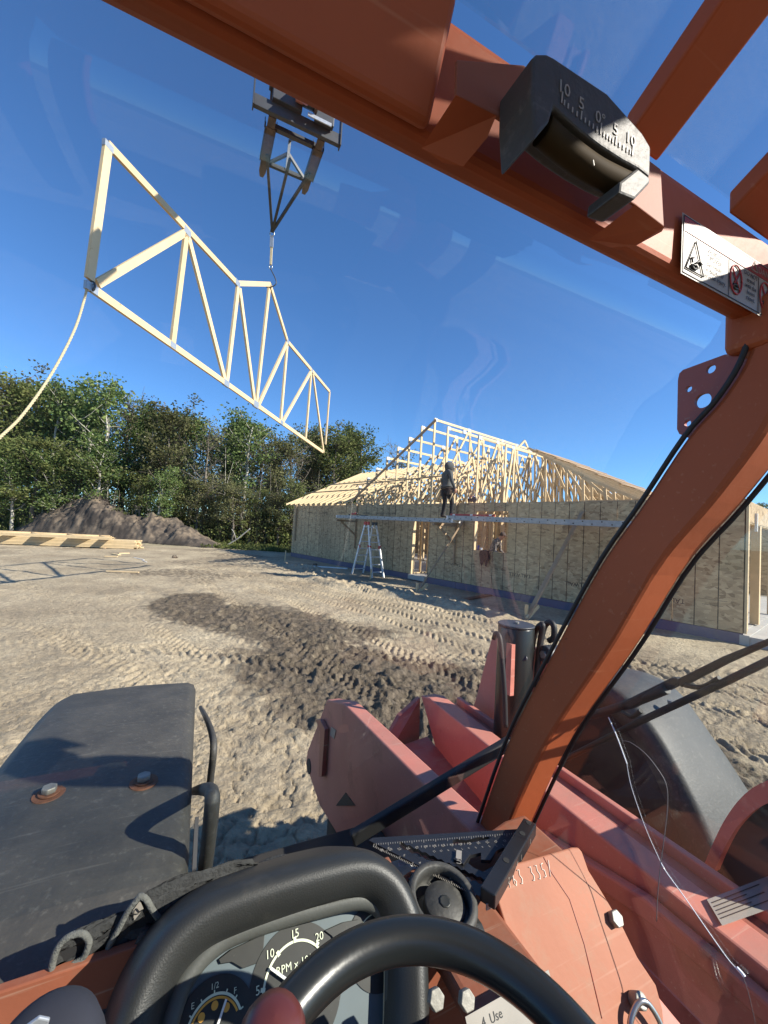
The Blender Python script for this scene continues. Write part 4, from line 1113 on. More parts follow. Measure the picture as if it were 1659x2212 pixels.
# jacket hanging over the window sill
def jacket():
    rows = []
    for j in range(26):
        u = j / 25.0
        row = []
        for i in range(20):
            v = i / 19.0
            a_ = 6.52 - .36 * v + .03 * math.sin(7 * v + 3 * u) * u
            wv = .035 * math.sin(v * 17 + u * 3) * min(1, u * 2) + .02 * math.sin(v * 31 + 5 * u)
            if u < .3: b_ = .12 - u / .3 * .16; z_ = 1.42 + .018 * math.sin(9 * v)
            else:
                b_ = -.055 - abs(wv) - .02; ln = .42 + .10 * math.sin(v * 9 + 1) * (1 if v > .1 else .3) - .12 * (v > .8)
                z_ = 1.42 - (u - .3) / .7 * ln
            row.append(hb(a_, b_, z_))
        rows.append(row)
    o = MB().grid(rows).build('draped_jacket', M['jacket'])
    o.location = RC; o.rotation_euler = (0, 0, math.atan2(HA.y, HA.x))
    m = o.modifiers.new('thickness', 'SOLIDIFY'); m.thickness = .02
    tag(o, 'black jacket hanging over the sill of the window opening', 'jacket')
jacket()
t = house_thing('drink_can', 'blue can standing at the left end of the window sill', 'can')
MB().cyl(hb(6.72, .05, 1.404), hb(6.72, .05, 1.56), .036, 14).build('can_body', M['blue'], t)
MB().cyl(hb(6.72, .05, 1.56), hb(6.72, .05, 1.575), .033, 14, r1=.026).build('can_top', M['alu'], t)
t = house_thing('white_cup', 'small white cup beside the blue can on the window sill', 'cup')
MB().cyl(hb(6.6, .05, 1.404), hb(6.6, .05, 1.49), .03, 14, r1=.038).build('cup_body', M['white'], t)

# ------------------------------------------------------------------ people
def skin_body(name, joints, edges, mats, tags, parent):
    """joints: name -> (pos, radius); edges: pairs; tags: function(face centre, nearest edge) -> material slot"""
    names = list(joints); idx = {n_: i for i, n_ in enumerate(names)}
    me = bpy.data.meshes.new(name)
    me.from_pydata([joints[n_][0] for n_ in names], [(idx[a_], idx[b_]) for a_, b_ in edges], [])
    o = bpy.data.objects.new(name, me); col.objects.link(o)
    o.modifiers.new('skin', 'SKIN')
    sk = me.skin_vertices[0].data
    for n_ in names:
        r = joints[n_][1]; sk[idx[n_]].radius = (r, r) if not isinstance(r, tuple) else r
    sk[0].use_root = True
    sb = o.modifiers.new('sub', 'SUBSURF'); sb.levels = 2; sb.render_levels = 2
    dg = bpy.context.evaluated_depsgraph_get(); dg.update()
    me2 = bpy.data.meshes.new_from_object(o.evaluated_get(dg))
    bpy.data.objects.remove(o)
    for m in mats: me2.materials.append(m)
    E = [(Vector(joints[a_][0]), Vector(joints[b_][0]), a_, b_) for a_, b_ in edges]
    for p in me2.polygons:
        c = p.center; best = (1e9, None)
        for A_, B_, a_, b_ in E:
            d = B_ - A_; t_ = max(0, min(1, (c - A_).dot(d) / max(d.length_squared, 1e-9)))
            q = (c - A_ - d * t_).length
            if q < best[0]: best = (q, (a_, b_))
        p.material_index = tags(c, best[1]); p.use_smooth = True
    me2.name = name
    return link(name, me2, parent)
def hand(J, E, wrist, side, base, dirv, palm_n, s=1.0):
    """palm with five separate bent fingers; base = wrist position"""
    d = Vector(dirv).normalized(); n_ = Vector(palm_n).normalized(); x = d.cross(n_).normalized() * side
    J['palm' + wrist] = (Vector(base) + d * .045, .026); E.append((wrist, 'palm' + wrist))
    for k, (off, ln) in enumerate(((.030, .07), (.011, .078), (-.010, .073), (-.029, .058))):
        p0 = Vector(base) + d * .08 + x * off; p1 = p0 + d * ln * .5 + n_ * .012; p2 = p1 + d * ln * .28 + n_ * .032
        for nm, p, r in (('a', p0, .0095), ('b', p1, .0088), ('c', p2, .0078)): J['f%d%s%s' % (k, nm, wrist)] = (p, r)
        E += [('palm' + wrist, 'f%da%s' % (k, wrist)), ('f%da%s' % (k, wrist), 'f%db%s' % (k, wrist)), ('f%db%s' % (k, wrist), 'f%dc%s' % (k, wrist))]
    p0 = Vector(base) + d * .03 + x * .035 + n_ * .01; p1 = p0 + d * .03 + x * .012 + n_ * .016; p2 = p1 + d * .028 + n_ * .012
    for nm, p, r in (('a', p0, .012), ('b', p1, .0105), ('c', p2, .009)): J['t' + nm + wrist] = (p, r)
    E += [('palm' + wrist, 'ta' + wrist), ('ta' + wrist, 'tb' + wrist), ('tb' + wrist, 'tc' + wrist)]
def worker_standing():
    # local: x = right of the figure, y = ahead, z = up, feet on 0
    J = {}; E = []
    J['pelvis'] = (Vector((0, 0, .93)), (.15, .115))
    J['waist'] = (Vector((0, .0, 1.08)), (.15, .115)); J['chest'] = (Vector((0, .0, 1.27)), (.17, .125)); J['upper'] = (Vector((0, -.01, 1.42)), (.13, .10))
    J['neck'] = (Vector((0, .015, 1.51)), .062); J['head'] = (Vector((.01, .035, 1.60)), .088); J['crown'] = (Vector((.01, .035, 1.68)), .075)
    E += [('pelvis', 'waist'), ('waist', 'chest'), ('chest', 'upper'), ('upper', 'neck'), ('neck', 'head'), ('head', 'crown')]
    for s, nm in ((-1, 'L'), (1, 'R')):
        J['sh' + nm] = (Vector((.175 * s, -.005, 1.405)), .075)
        if s < 0: el, wr = Vector((-.265, -.02, 1.14)), Vector((-.235, .12, .95))
        else: el, wr = Vector((.285, .00, 1.13)), Vector((.30, .10, .90))
        J['elb' + nm] = (el, .055); J['wri' + nm] = (wr, .036)
        E += [('upper', 'sh' + nm), ('sh' + nm, 'elb' + nm), ('elb' + nm, 'wri' + nm)]
        hand(J, E, 'wri' + nm, s, wr, (0, .25, -1), (-s, 0, 0))
        fy = .10 if s > 0 else -.06
        J['hip' + nm] = (Vector((.095 * s, 0, .86)), .105)
        J['knee' + nm] = (Vector((.105 * s + .02, fy * .7 + .05, .49)), .068); J['ank' + nm] = (Vector((.105 * s + .03, fy, .10)), .045)
        J['toe' + nm] = (Vector((.125 * s + .03, fy + .19, .045)), .042); J['heel' + nm] = (Vector((.105 * s + .03, fy - .04, .05)), .042)
        E += [('pelvis', 'hip' + nm), ('hip' + nm, 'knee' + nm), ('knee' + nm, 'ank' + nm), ('ank' + nm, 'toe' + nm), ('ank' + nm, 'heel' + nm)]
    def tg(c, e):
        s = e[0] + e[1]
        if 'toe' in s or 'heel' in s: return 2
        if 'palm' in s or s[0] in 'ft': return 3
        if 'hip' in s or 'knee' in s: return 1
        if e == ('pelvis', 'waist'): return 1 if c.z < .98 else 0
        if 'head' in s: return 3
        return 0
    a_ = 7.38
    p = RC + HA * a_ - HB * .93
    root = empty('person', (p.x, p.y, 2.402), math.atan2(HB.y, HB.x) - math.pi / 2 + rad(-24))
    root.scale = (1.30, 1.2, 1.08)
    tag(root, 'worker in grey hooded sweatshirt and tool belt standing on the plank, back turned', 'person')
    skin_body('body', J, E, [M['hoodie'], M['pants'], M['boots'], M['skin']], tg, root)
    # hood up: a shell over the head open towards the face
    rows = []
    for j in range(11):
        th = -1.35 + 2.8 * j / 10
        row = []
        for i in range(14):
            ph = -2.35 + 4.7 * i / 13                      # 0 = back of the head
            r = .118 + .012 * math.sin(3 * ph)
            row.append((.01 + r * math.cos(th) * math.sin(ph), .035 - r * 1.1 * math.cos(th) * math.cos(ph), 1.62 + .135 * math.sin(th) - .02 * (j < 3)))
        rows.append(row)
    h = MB().grid(rows).build('hood', M['hoodie'], root); sm = h.modifiers.new('t', 'SOLIDIFY'); sm.thickness = .015; sm.offset = 1
    # hem band, tool belt, pouches, hammer
    ring = [(.165 * math.cos(t_ * .3142), .13 * math.sin(t_ * .3142), .985) for t_ in range(20)]
    MB().tube(ring, .034, 8, closed=True).build('hem_band', M['hoodie'], root)
    ring = [(.17 * math.cos(t_ * .3142), .135 * math.sin(t_ * .3142), .925) for t_ in range(20)]
    MB().tube(ring, .028, 8, closed=True).build('tool_belt', M['leather'], root)
    for s, z in ((-1, .80), (1, .82)):
        mb = MB().box((s * .215, .03, z), (.10, .19, .22), Matrix.Rotation(s * .18, 3, 'Y')); mb.build('tool_pouch', M['leather'], root, .02)
        MB().box((s * .255, .00, z - .03), (.05, .12, .15), Matrix.Rotation(s * .25, 3, 'Y')).build('nail_pocket', M['leather'], root, .015)
    MB().cyl((.27, .08, .84), (.24, -.02, .52), .014, 8).build('hammer_handle', M['lumber'], root)
    MB().box((.275, .09, .86), (.05, .12, .035)).build('hammer_head', M['dark_steel'], root)
worker_standing()
def worker_bending():
    J = {}; E = []
    J['pelvis'] = (Vector((0, -.05, .92)), (.15, .115))
    J['waist'] = (Vector((0, .02, 1.06)), (.145, .115)); J['chest'] = (Vector((0, .11, 1.25)), (.165, .125)); J['upper'] = (Vector((0, .20, 1.38)), (.125, .10))
    J['neck'] = (Vector((0, .27, 1.45)), .058); J['head'] = (Vector((0, .34, 1.51)), .086); J['crown'] = (Vector((0, .36, 1.58)), .074)
    E += [('pelvis', 'waist'), ('waist', 'chest'), ('chest', 'upper'), ('upper', 'neck'), ('neck', 'head'), ('head', 'crown')]
    for s, nm in ((-1, 'L'), (1, 'R')):
        J['sh' + nm] = (Vector((.17 * s, .18, 1.36)), .072); el = Vector((.23 * s, .20, 1.08)); wr = Vector((.20 * s, .40, .95))
        J['elb' + nm] = (el, .052); J['wri' + nm] = (wr, .036)
        E += [('upper', 'sh' + nm), ('sh' + nm, 'elb' + nm), ('elb' + nm, 'wri' + nm)]
        hand(J, E, 'wri' + nm, s, wr, (0, .8, -.6), (-s, 0, -.2))
        fy = .05 * s
        J['hip' + nm] = (Vector((.095 * s, -.05, .85)), .105); J['knee' + nm] = (Vector((.11 * s, fy + .06, .48)), .068); J['ank' + nm] = (Vector((.11 * s, fy, .10)), .045)
        J['toe' + nm] = (Vector((.13 * s, fy + .19, .045)), .042); J['heel' + nm] = (Vector((.11 * s, fy - .04, .05)), .042)
        E += [('pelvis', 'hip' + nm), ('hip' + nm, 'knee' + nm), ('knee' + nm, 'ank' + nm), ('ank' + nm, 'toe' + nm), ('ank' + nm, 'heel' + nm)]
    def tg(c, e):
        s = e[0] + e[1]
        if 'toe' in s or 'heel' in s: return 2
        if 'palm' in s or s[0] in 'ft' or 'head' in s: return 3
        if 'hip' in s or 'knee' in s: return 1
        return 0
    p = RC + HA * 6.60 + HB * .62
    # facing along the wall to the right
    root = empty('person', (p.x, p.y, Z0 - .02), math.atan2(-HA.y, -HA.x) - math.pi / 2 + .25)
    root.scale = (1.06, 1.06, 1.12)
    tag(root, 'worker in grey plaid shirt and cap bending inside the window opening', 'person')
    skin_body('body', J, E, [M['flannel'], M['pants'], M['boots'], M['skin']], tg, root)
    rows = [[(.094 * math.cos(t_) * math.cos(u), .348 + .105 * math.sin(t_) * math.cos(u), 1.545 + .105 * math.sin(u)) for t_ in [i * .3927 for i in range(17)]] for u in (-.05, .3, .7, 1.1, 1.5)]
    MB().grid(rows).build('cap', M['cap_cloth'], root)
    MB().prism([(-.06, .436, 1.545), (.06, .436, 1.545), (.05, .516, 1.515), (0, .53, 1.51), (-.05, .516, 1.515)], (0, 0, .012)).build('cap_brim', M['cap_cloth'], root)
    MB().prism([(-.012, .415, 1.52), (.012, .415, 1.52), (0, .45, 1.485)], (0, -.02, .005)).build('nose', M['skin'], root)
worker_bending()

# ------------------------------------------------------------------ the hanging truss
TL = at_depth(190, 625, 4.3)
dR = ray(700, 980); TR = CAM + dR * ((TL.z - H) / dR.z)
TD = (TR - TL); TD.z = 0; TD.normalize()
TN = Vector((TD.y, -TD.x, 0))
def TP(px, py): return at_plane(px, py, TL, TN)
def hanging_truss():
    mid = TP(585, 615)
    root = empty('roof_truss', (0, 0, 0))
    tag(root, 'large pale timber roof truss hanging in the air from the lifting hook', 'roof truss')
    bl, br = TP(197, 622), TP(697, 976)
    def bc(px):                                  # a point of the bottom chord above or below that column
        y = 622 + (px - 197) * (976 - 622) / 500.0
        return TP(px, y)
    tl = TP(233, 312); tr = TP(712, 846)
    n1 = TP(403, 500); n2 = TP(512, 612); pk = TP(583, 614); n3 = TP(621, 738); n4 = TP(673, 800)
    W = .092; T = .04
    def mem(nm, p, q, m='lumber_pale', w=W):
        MB().beam(p, q, T, w, side=(q - p).cross(TN)).build(nm, M[m], root)
    mem('bottom_chord', bl, br); mem('end_post', TP(193, 604), tl, w=.10); mem('end_post', TP(703, 960), tr)
    mem('top_chord', tl, n2); mem('top_chord', n3, tr); mem('peak_chord', n2, pk); mem('peak_chord', pk, n3)
    for p, q in ((TP(210, 613), n1), (n1, bc(372)), (n1, bc(487)), (TP(514, 620), bc(489)), (TP(517, 622), bc(550)), (TP(581, 624), bc(553)), (n3, bc(557)), (TP(620, 745), bc(606)), (n4, bc(609)), (TP(672, 806), bc(660)), (TP(676, 808), bc(699))):
        mem('web', p, q, w=.092 if p is not n1 else .092)
    mb = MB()
    for p, s in ((bl, .15), (n1, .16), (n2, .17), (bc(372), .13), (bc(488), .18), (bc(552), .22), (n3, .14), (bc(607), .16), (n4, .13), (TP(233, 316), .12)):
        mb.beam(p - TD * s * .5, p + TD * s * .5, .044, s * .62, side=(0, 0, 1))
    mb.build('gusset_plate', M['plate'], root)
    return bl, pk
BL, PK = hanging_truss()
# tag line from the lower corner
e0 = BL + TN * .02
e1 = TP(188, 612)
rp = smooth_path([Vector(e1), at_depth(184, 640, 4.28), at_depth(160, 715, 4.15), at_depth(110, 810, 3.9), at_depth(50, 895, 3.6), at_depth(0, 945, 3.4), at_depth(-90, 1030, 3.1)], 8)
root = empty('tag_line', rp[0]); off = Vector(rp[0])
tag(root, 'tan rope tied to the lower left corner of the hanging truss', 'rope')
for st in range(3):                              # three laid strands
    q_ = smooth_path([q - off for q in rp], 5); P_ = []
    for i, q in enumerate(q_):
        t_ = (q_[min(i + 1, len(q_) - 1)] - q_[max(i - 1, 0)]).normalized(); x_ = t_.cross(Vector((1, 0, .2))).normalized(); y_ = t_.cross(x_); an = i * .75 + st * 2.094
        P_.append(q + x_ * (.0065 * math.cos(an)) + y_ * (.0065 * math.sin(an)))
    MB().tube(P_, .0068, 6).build('strand', M['rope'], root)
kn = [Vector((.05 * math.cos(t_), .03, .06 * math.sin(t_))) + TD * .02 for t_ in [i * .7 for i in range(9)]]
MB().tube(kn, .012, 7, closed=True).build('knot', M['dark_steel'], root)

# ------------------------------------------------------------------ lifting jib on the forks, hook rig
FORK_U = 0
def at_v(F=None, R=None, U=None, px=0, py=0):
    q = PV(px, py, F=F, R=R, U=U)
    return VR * q.x + VF * q.y + Vector((0, 0, q.z))
PKy = PK.y
JT = at_depth(588, 500, PKy)                         # jib tip plumb above the truss peak

# ------------------------------------------------------------------ telehandler: one machine, all its parts
TH = empty('telehandler', (0, 0, 0), -VAZ)
tag(TH, 'orange telehandler seen from its own cab, boom raised ahead', 'telehandler')
RX, FY, UZ = Vector((1, 0, 0)), Vector((0, 1, 0)), Vector((0, 0, 1))

def v_of(w): return to_v(w)
JV = v_of(JT)
FT = JV.y - .62
FU = (PV(567, 398, F=FT).z)                          # fork level
def PU(px, py, z): return PV(px, py, U=z - H)
# carriage and forks
heelL, heelR = PU(588, 259, FU), PU(693, 308, FU)
tipL, tipR = PU(567, 398, FU), PU(656, 434, FU)
FH = (heelL.y + heelR.y) / 2
rc_ = (heelL.x + heelR.x) / 2
CW = 1.5
car = empty('carriage', (0, 0, 0), 0, TH)
def cpart(mb, name, m, bevel=0): return mb.build(name, m, car, bevel)
fl = rc_ - .43; fr_ = rc_ + .43
for xx in (fl, fr_):
    f = MB().prism([(xx - .065, FH, FU), (xx - .065, FH + 1.15, FU), (xx - .035, FH + 1.30, FU + .012), (xx + .035, FH + 1.30, FU + .012), (xx + .065, FH + 1.15, FU), (xx + .065, FH, FU)], (0, 0, .045))
    f.box((xx, FH - .02, FU + .30), (.13, .05, .62))
    f.build('fork', M['rusty_steel'], car, .006)
cpart(MB().box((rc_, FH - .09, FU + .10), (CW, .08, .20)), 'lower_bar', M['dark_steel'], .008)
cpart(MB().box((rc_, FH - .09, FU + .52), (CW * .7, .10, .16)), 'middle_bar', M['dark_steel'], .008)
cpart(MB().cyl((rc_ - CW / 2 - .02, FH - .10, FU + .72), (rc_ + CW / 2 + .02, FH - .10, FU + .72), .045, 14), 'fork_shaft', M['dark_steel'])
for s in (-1, 1):
    cpart(MB().prism([(rc_ + s * CW / 2, FH - .16, FU - .02), (rc_ + s * CW / 2, FH - .02, FU - .02), (rc_ + s * CW / 2, FH - .03, FU + .95), (rc_ + s * CW / 2, FH - .16, FU + .95)], (s * .02, 0, 0)), 'side_plate', M['dark_steel'])
    cpart(MB().cyl((rc_ + s * .38, FH - .10, FU + .72), (rc_ + s * .5, FH - .10, FU + .72), .07, 14), 'shaft_collar', M['dark_steel'])
cpart(MB().box((rc_ - .22, FH - .16, FU + .40), (.50, .10, .42)), 'back_plate', M['dark_steel'], .01)
cpart(MB().cyl((rc_ + .02, FH - .30, FU + .34), (rc_ + .22, FH - .30, FU + .34), .11, 18), 'swivel_motor', M['dark_steel'])
cpart(MB().cyl((rc_ + .22, FH - .30, FU + .34), (rc_ + .27, FH - .30, FU + .34), .13, 18), 'swivel_flange', M['rusty_steel'])
cpart(MB().box((rc_ + .42, FH - .20, FU + .24), (.34, .10, .18)), 'valve_block', M['dark_steel'], .01)
cpart(MB().box((rc_ + .33, FH - .26, FU + .14), (.42, .02, .06)), 'valve_plate', M['galv'])
for k in range(3):
    x0 = rc_ + .28 + .07 * k
    cpart(MB().tube(smooth_path([(x0, FH - .2, FU + .32), (x0 + .02, FH - .30, FU + .46), (x0 - .05, FH - .38, FU + .62), (x0 - .15, FH - .55, FU + .70)]), .016, 7), 'hose', M['black'])
# boom: three telescoping sections back to the pivot behind the cab
bp0 = Vector((rc_, FH - .25, FU + .42)); bp1 = Vector((1.02, -2.3, H + .55))
d_ = (bp1 - bp0)
bm_ = empty('boom', (0, 0, 0), 0, TH)
for nm, u0, u1, w in (('inner_section', 0.0, .40, .20), ('middle_section', .36, .68, .25), ('outer_section', .64, 1.0, .31)):
    MB().beam(bp0 + d_ * u0, bp0 + d_ * u1, w, w * 1.25, side=(0, -d_.z, d_.y)).build(nm, M['faded'], bm_, .02)
for s in (-1, 1): MB().box((1.02 + s * .24, -2.4, 1.75), (.06, .9, 1.7)).build('boom_upright', M['faded'], TH, .02)

# chassis rails
def plate_R(name, pix, r0_, r1_, m, parent=TH, bevel=.006):
    return MB().prism([PV(x, y, R=r0_) for x, y in pix], (r1_ - r0_, 0, 0)).build(name, m, parent, bevel)
lp = plate_R('frame_plate', [(706, 1512), (742, 1519), (1012, 1790), (1060, 1845), (1010, 1905), (800, 1890), (745, 1830), (690, 1740), (660, 1650), (664, 1622)], .66, .728, M['faded'])
q0 = PV(668, 1655, R=.66); MB().cyl(q0 + Vector((-.004, 0, 0)), q0 + Vector((.01, 0, 0)), .038, 24).build('pin_hole', M['dark'], lp)  # dark disc painted for the shade inside the hole
MB().prism([PV(x, y, R=.657) for x, y in ((690, 1553), (700, 1553), (711, 1574), (704, 1676), (697, 1676), (700, 1580))], (-.022, 0, 0)).build('wear_strip', M['maroon'], lp, .003)
for x, y in ((689, 1562), (691, 1672), (696, 1568)): MB().cyl(PV(x, y, R=.66) + Vector((-.003, 0, 0)), PV(x, y, R=.66), .006, 8).build('rivet', M['dark'], lp)
MB().prism([PV(x, y, R=.658) for x, y in ((716, 1570), (726, 1577), (722, 1596), (713, 1588))], (-.0015, 0, 0)).build('sticker', M['sticker'], lp)
MB().prism([PV(x, y, R=.66) for x, y in ((727, 1740), (748, 1712), (768, 1740))], (-.004, 0, 0)).build('drain_notch', M['dark'], lp)  # thin dark patch, no cut in the plate
RT = -.80 + H
rl = MB().prism([(1.07, 1.74, RT - .02), (1.07, 1.66, RT), (1.07, -.6, RT - .035), (1.07, -.6, RT - .75), (1.07, 1.0, RT - .62), (1.07, 1.5, RT - .30)], (.085, 0, 0)).build('frame_rail', M['faded'], TH, .006)
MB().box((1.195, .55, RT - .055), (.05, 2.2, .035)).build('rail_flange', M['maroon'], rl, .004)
MB().box((1.232, .55, RT - .035), (.022, 2.2, .05)).build('rail_lip', M['faded'], rl, .004)
MB().prism([(1.064, .95, RT - .12), (1.064, .62, RT - .05), (1.064, .10, RT - .05), (1.064, .10, RT - .09), (1.064, .60, RT - .10), (1.064, .90, RT - .16)], (-.03, 0, 0)).build('weld_ledge', M['faded'], rl, .008)
ds = MB().prism([PV(x, y, U=-.7985 - .012) for x, y in ((1527, 1944), (1659, 1893), (1700, 1950), (1560, 2000))], (0, 0, .0008)).build('rail_decal', M['sticker'], rl)  # sheet laid on the rail to paint a reflection of decals
for k in range(5):
    u = k / 5; a_ = PV(1538 + 24 * u, 1950 + 42 * u, U=-.8085); b_ = PV(1650 + 30 * u, 1906 + 42 * u, U=-.8085)
    MB().beam(a_, a_.lerp(b_, .9 - .3 * (k % 2)), .0016, .0006).build('decal_rule', M['ink'], ds)
# cross plates between the rails
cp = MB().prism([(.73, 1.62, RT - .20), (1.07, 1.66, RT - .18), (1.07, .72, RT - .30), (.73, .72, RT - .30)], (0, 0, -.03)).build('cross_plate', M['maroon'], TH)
for (x, y) in ((.87, 1.36), (.93, 1.10)):
    MB().cyl((x, y, RT - .245 - (1.62 - y) * .09 + .012), (x, y, RT - .21 - (1.62 - y) * .09 + .0), .052 if y > 1.2 else .06, 24).build('pin_hole', M['dark'], cp)  # dark cylinders put in for the shade of two holes
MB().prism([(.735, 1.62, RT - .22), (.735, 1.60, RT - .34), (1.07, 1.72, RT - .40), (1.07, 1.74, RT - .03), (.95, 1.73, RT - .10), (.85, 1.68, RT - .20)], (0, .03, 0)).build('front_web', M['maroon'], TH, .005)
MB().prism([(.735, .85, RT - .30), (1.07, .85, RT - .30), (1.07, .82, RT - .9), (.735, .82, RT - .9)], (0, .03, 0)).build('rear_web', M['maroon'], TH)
text_mesh('cast_mark', 'ASU', .05, frame_mtx((.82, 1.22, RT - .233), (.5, -1, 0), (1, .5, 0)), M['faded'], cp, 'LEFT', .002)
hs = smooth_path([(.80, .95, RT - .22), (.9, 1.02, RT - .18), (1.0, .98, RT - .2), (1.03, .86, RT - .24)])
MB().tube(hs, .014, 8).build('hose', M['black'], TH)
hs = smooth_path([(.78, .88, RT - .2), (.92, .9, RT - .16), (1.02, .80, RT - .2), (1.03, .7, RT - .24)])
MB().tube(hs, .012, 8).build('hose', M['dark'], TH)
# belly, axles, wheels
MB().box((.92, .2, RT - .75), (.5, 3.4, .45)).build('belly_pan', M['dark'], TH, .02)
MB().cyl((-.1, 1.25, .60), (1.95, 1.25, .60), .13, 18).build('axle', M['dark'], TH)
def wheel(x, y, k_=1.0):
    w = empty('wheel', (x, y, .60 * k_), 0, TH); w.scale = (k_, k_, k_)
    prof = [(-.15, .36), (-.17, .44), (-.165, .53), (-.13, .59), (0, .60), (.13, .59), (.165, .53), (.17, .44), (.15, .36)]
    rows = [[(px_, r * math.cos(t_ * .1745), r * math.sin(t_ * .1745)) for t_ in range(36)] for px_, r in prof]
    mb = MB(); mb.grid(rows, closed=True)
    for k in range(22):
        an = k * 2 * math.pi / 22
        for s in (-1, 1):
            c_ = Vector((s * .08, .595 * math.cos(an + s * .07), .595 * math.sin(an + s * .07)))
            mb.box(c_, (.16, .07, .05), Matrix.Rotation(an, 3, 'X') @ Matrix.Rotation(s * .5, 3, 'Z'))
    mb.build('tyre', M['tyre'], w)
    MB().cyl((-.11, 0, 0), (.11, 0, 0), .36, 28).build('rim', M['faded'], w)
    MB().cyl((-.15, 0, 0), (.15, 0, 0), .10, 18).build('hub', M['dark_steel'], w)
wheel(-.18, 1.28); wheel(1.775, 1.20, .93)
# left front fender
prof = smooth_path([Vector((0, F_, U_)) for F_, U_ in ((.38, -.98), (.46, -.83), (.56, -.715), (.7, -.648), (.9, -.622), (1.15, -.613), (1.4, -.612), (1.62, -.625), (1.80, -.662), (1.95, -.735), (2.05, -.85), (2.08, -1.0))], 4)
rows = []
for i, p in enumerate(prof):
    t_ = (prof[min(i + 1, len(prof) - 1)] - prof[max(i - 1, 0)]).normalized(); n_ = Vector((0, -t_.z, t_.y))
    f_ = i / (len(prof) - 1)
    rr = .012 + .034 * f_; rl_ = -.385 + .018 * f_
    row = []
    for r_, d_n in ((rl_ - .015, .10), (rl_ - .015, .035), (rl_ - .008, .012), (rl_ + .015, .001), (rl_ + .13, -.004), (-.17, -.006), (rr - .13, -.004), (rr - .022, .001), (rr, .012), (rr + .008, .035), (rr + .008, .085)):
        row.append(Vector((r_, p.y, p.z + H)) - n_ * d_n)
    rows.append(row)
fen = MB().grid(rows).build('fender', M['black_plastic'], TH)
sm = fen.modifiers.new('t', 'SOLIDIFY'); sm.thickness = .008; sm.offset = -1
fen['label'] = 'left front fender of black plastic with two rusty bolts'
def fender_z(y): return float(np.interp(y, [p.y for p in prof], [p.z for p in prof])) + H
for px, py in ((105, 1720), (310, 1693)):
    q = PV(px, py, U=-.613); q = PV(px, py, U=fender_z(q.y) - H)
    MB().cyl(q + Vector((0, 0, -.002)), q + Vector((0, 0, .005)), .029, 24).build('washer', M['rust'], fen)
    MB().cyl(q + Vector((0, 0, .0052)), q + Vector((0, 0, .009)), .019, 24).build('flange', M['rust'], fen)
    MB().cyl(q + Vector((0, 0, .009)), q + Vector((0, 0, .021)), .0145, 6).build('bolt_head', M['steel'], fen, .002)
# fender brackets: bent tubes on the right side
def tubeR(name, pix, R, r, m, parent=TH, n=10, sm_=6):
    return MB().tube(smooth_path([PV(x, y, R=R) for x, y in pix], sm_), r, n).build(name, m, parent)
tubeR('fender_tube', [(433, 1528), (446, 1552), (459, 1590), (461, 1625), (455, 1680), (447, 1760), (440, 1850)], .10, .011, M['black_plastic'])
tubeR('fender_tube', [(405, 1712), (430, 1706), (450, 1706), (458, 1716), (458, 1740), (450, 1820), (440, 1900), (432, 1960)], .062, .0135, M['black_plastic'])
MB().beam(PV(425, 1765, R=.07), PV(418, 1905, R=.07), .012, .035).build('fender_bracket', M['dark_steel'], TH)
# right front fender, loft between its inner and outer edges
inn = smooth_path([PV(x, y, R=1.56) for x, y in ((1180, 1462), (1240, 1460), (1296, 1474), (1345, 1505), (1386, 1546), (1425, 1600), (1458, 1657), (1500, 1740), (1533, 1819), (1560, 1900))], 4)
outp = smooth_path([PV(x, y, R=1.98) for x, y in ((1250, 1440), (1300, 1436), (1345, 1440), (1400, 1452), (1445, 1474), (1480, 1506), (1510, 1546), (1577, 1642), (1617, 1704), (1680, 1800))], 4)
rows = []
for i, (a_, b_) in enumerate(zip(inn, outp)):
    dn = Vector((0, 0, -1))
    c0 = Vector((0, 1.22, .62)); rd = Vector((0, a_.y - c0.y, a_.z - c0.z)); rd.normalize()
    row = [a_ - rd * .10 + RX * (-.002), a_ - rd * .03, a_ + RX * .012 - rd * .006] + [a_.lerp(b_, u) + (rd * .012 * math.sin(u * 3.14)) for u in (.08, .3, .5, .7, .92)] + [b_ - rd * .006, b_ + RX * .008 - rd * .04]
    rows.append(row)
rf = MB().grid(rows).build('fender', M['black_plastic'], TH); sm = rf.modifiers.new('t', 'SOLIDIFY'); sm.thickness = .008; sm.offset = -1
rf['label'] = 'right front fender of black plastic behind the cab pillar'
for px, py in ((1400, 1531), (1452, 1524)):
    q = PV(px, py, R=1.72); MB().cyl(q + Vector((0, 0, -.01)), q + Vector((0, .004, .018)), .015, 6).build('bolt_head', M['steel'], rf, .002)
MB().prism([Vector((1.60, p.y, p.z - .03)) for p in inn[4:]] + [Vector((1.60, .4, .6)), Vector((1.60, 2.0, .6))], (.02, 0, 0)).build('inner_liner', M['dark'], rf)
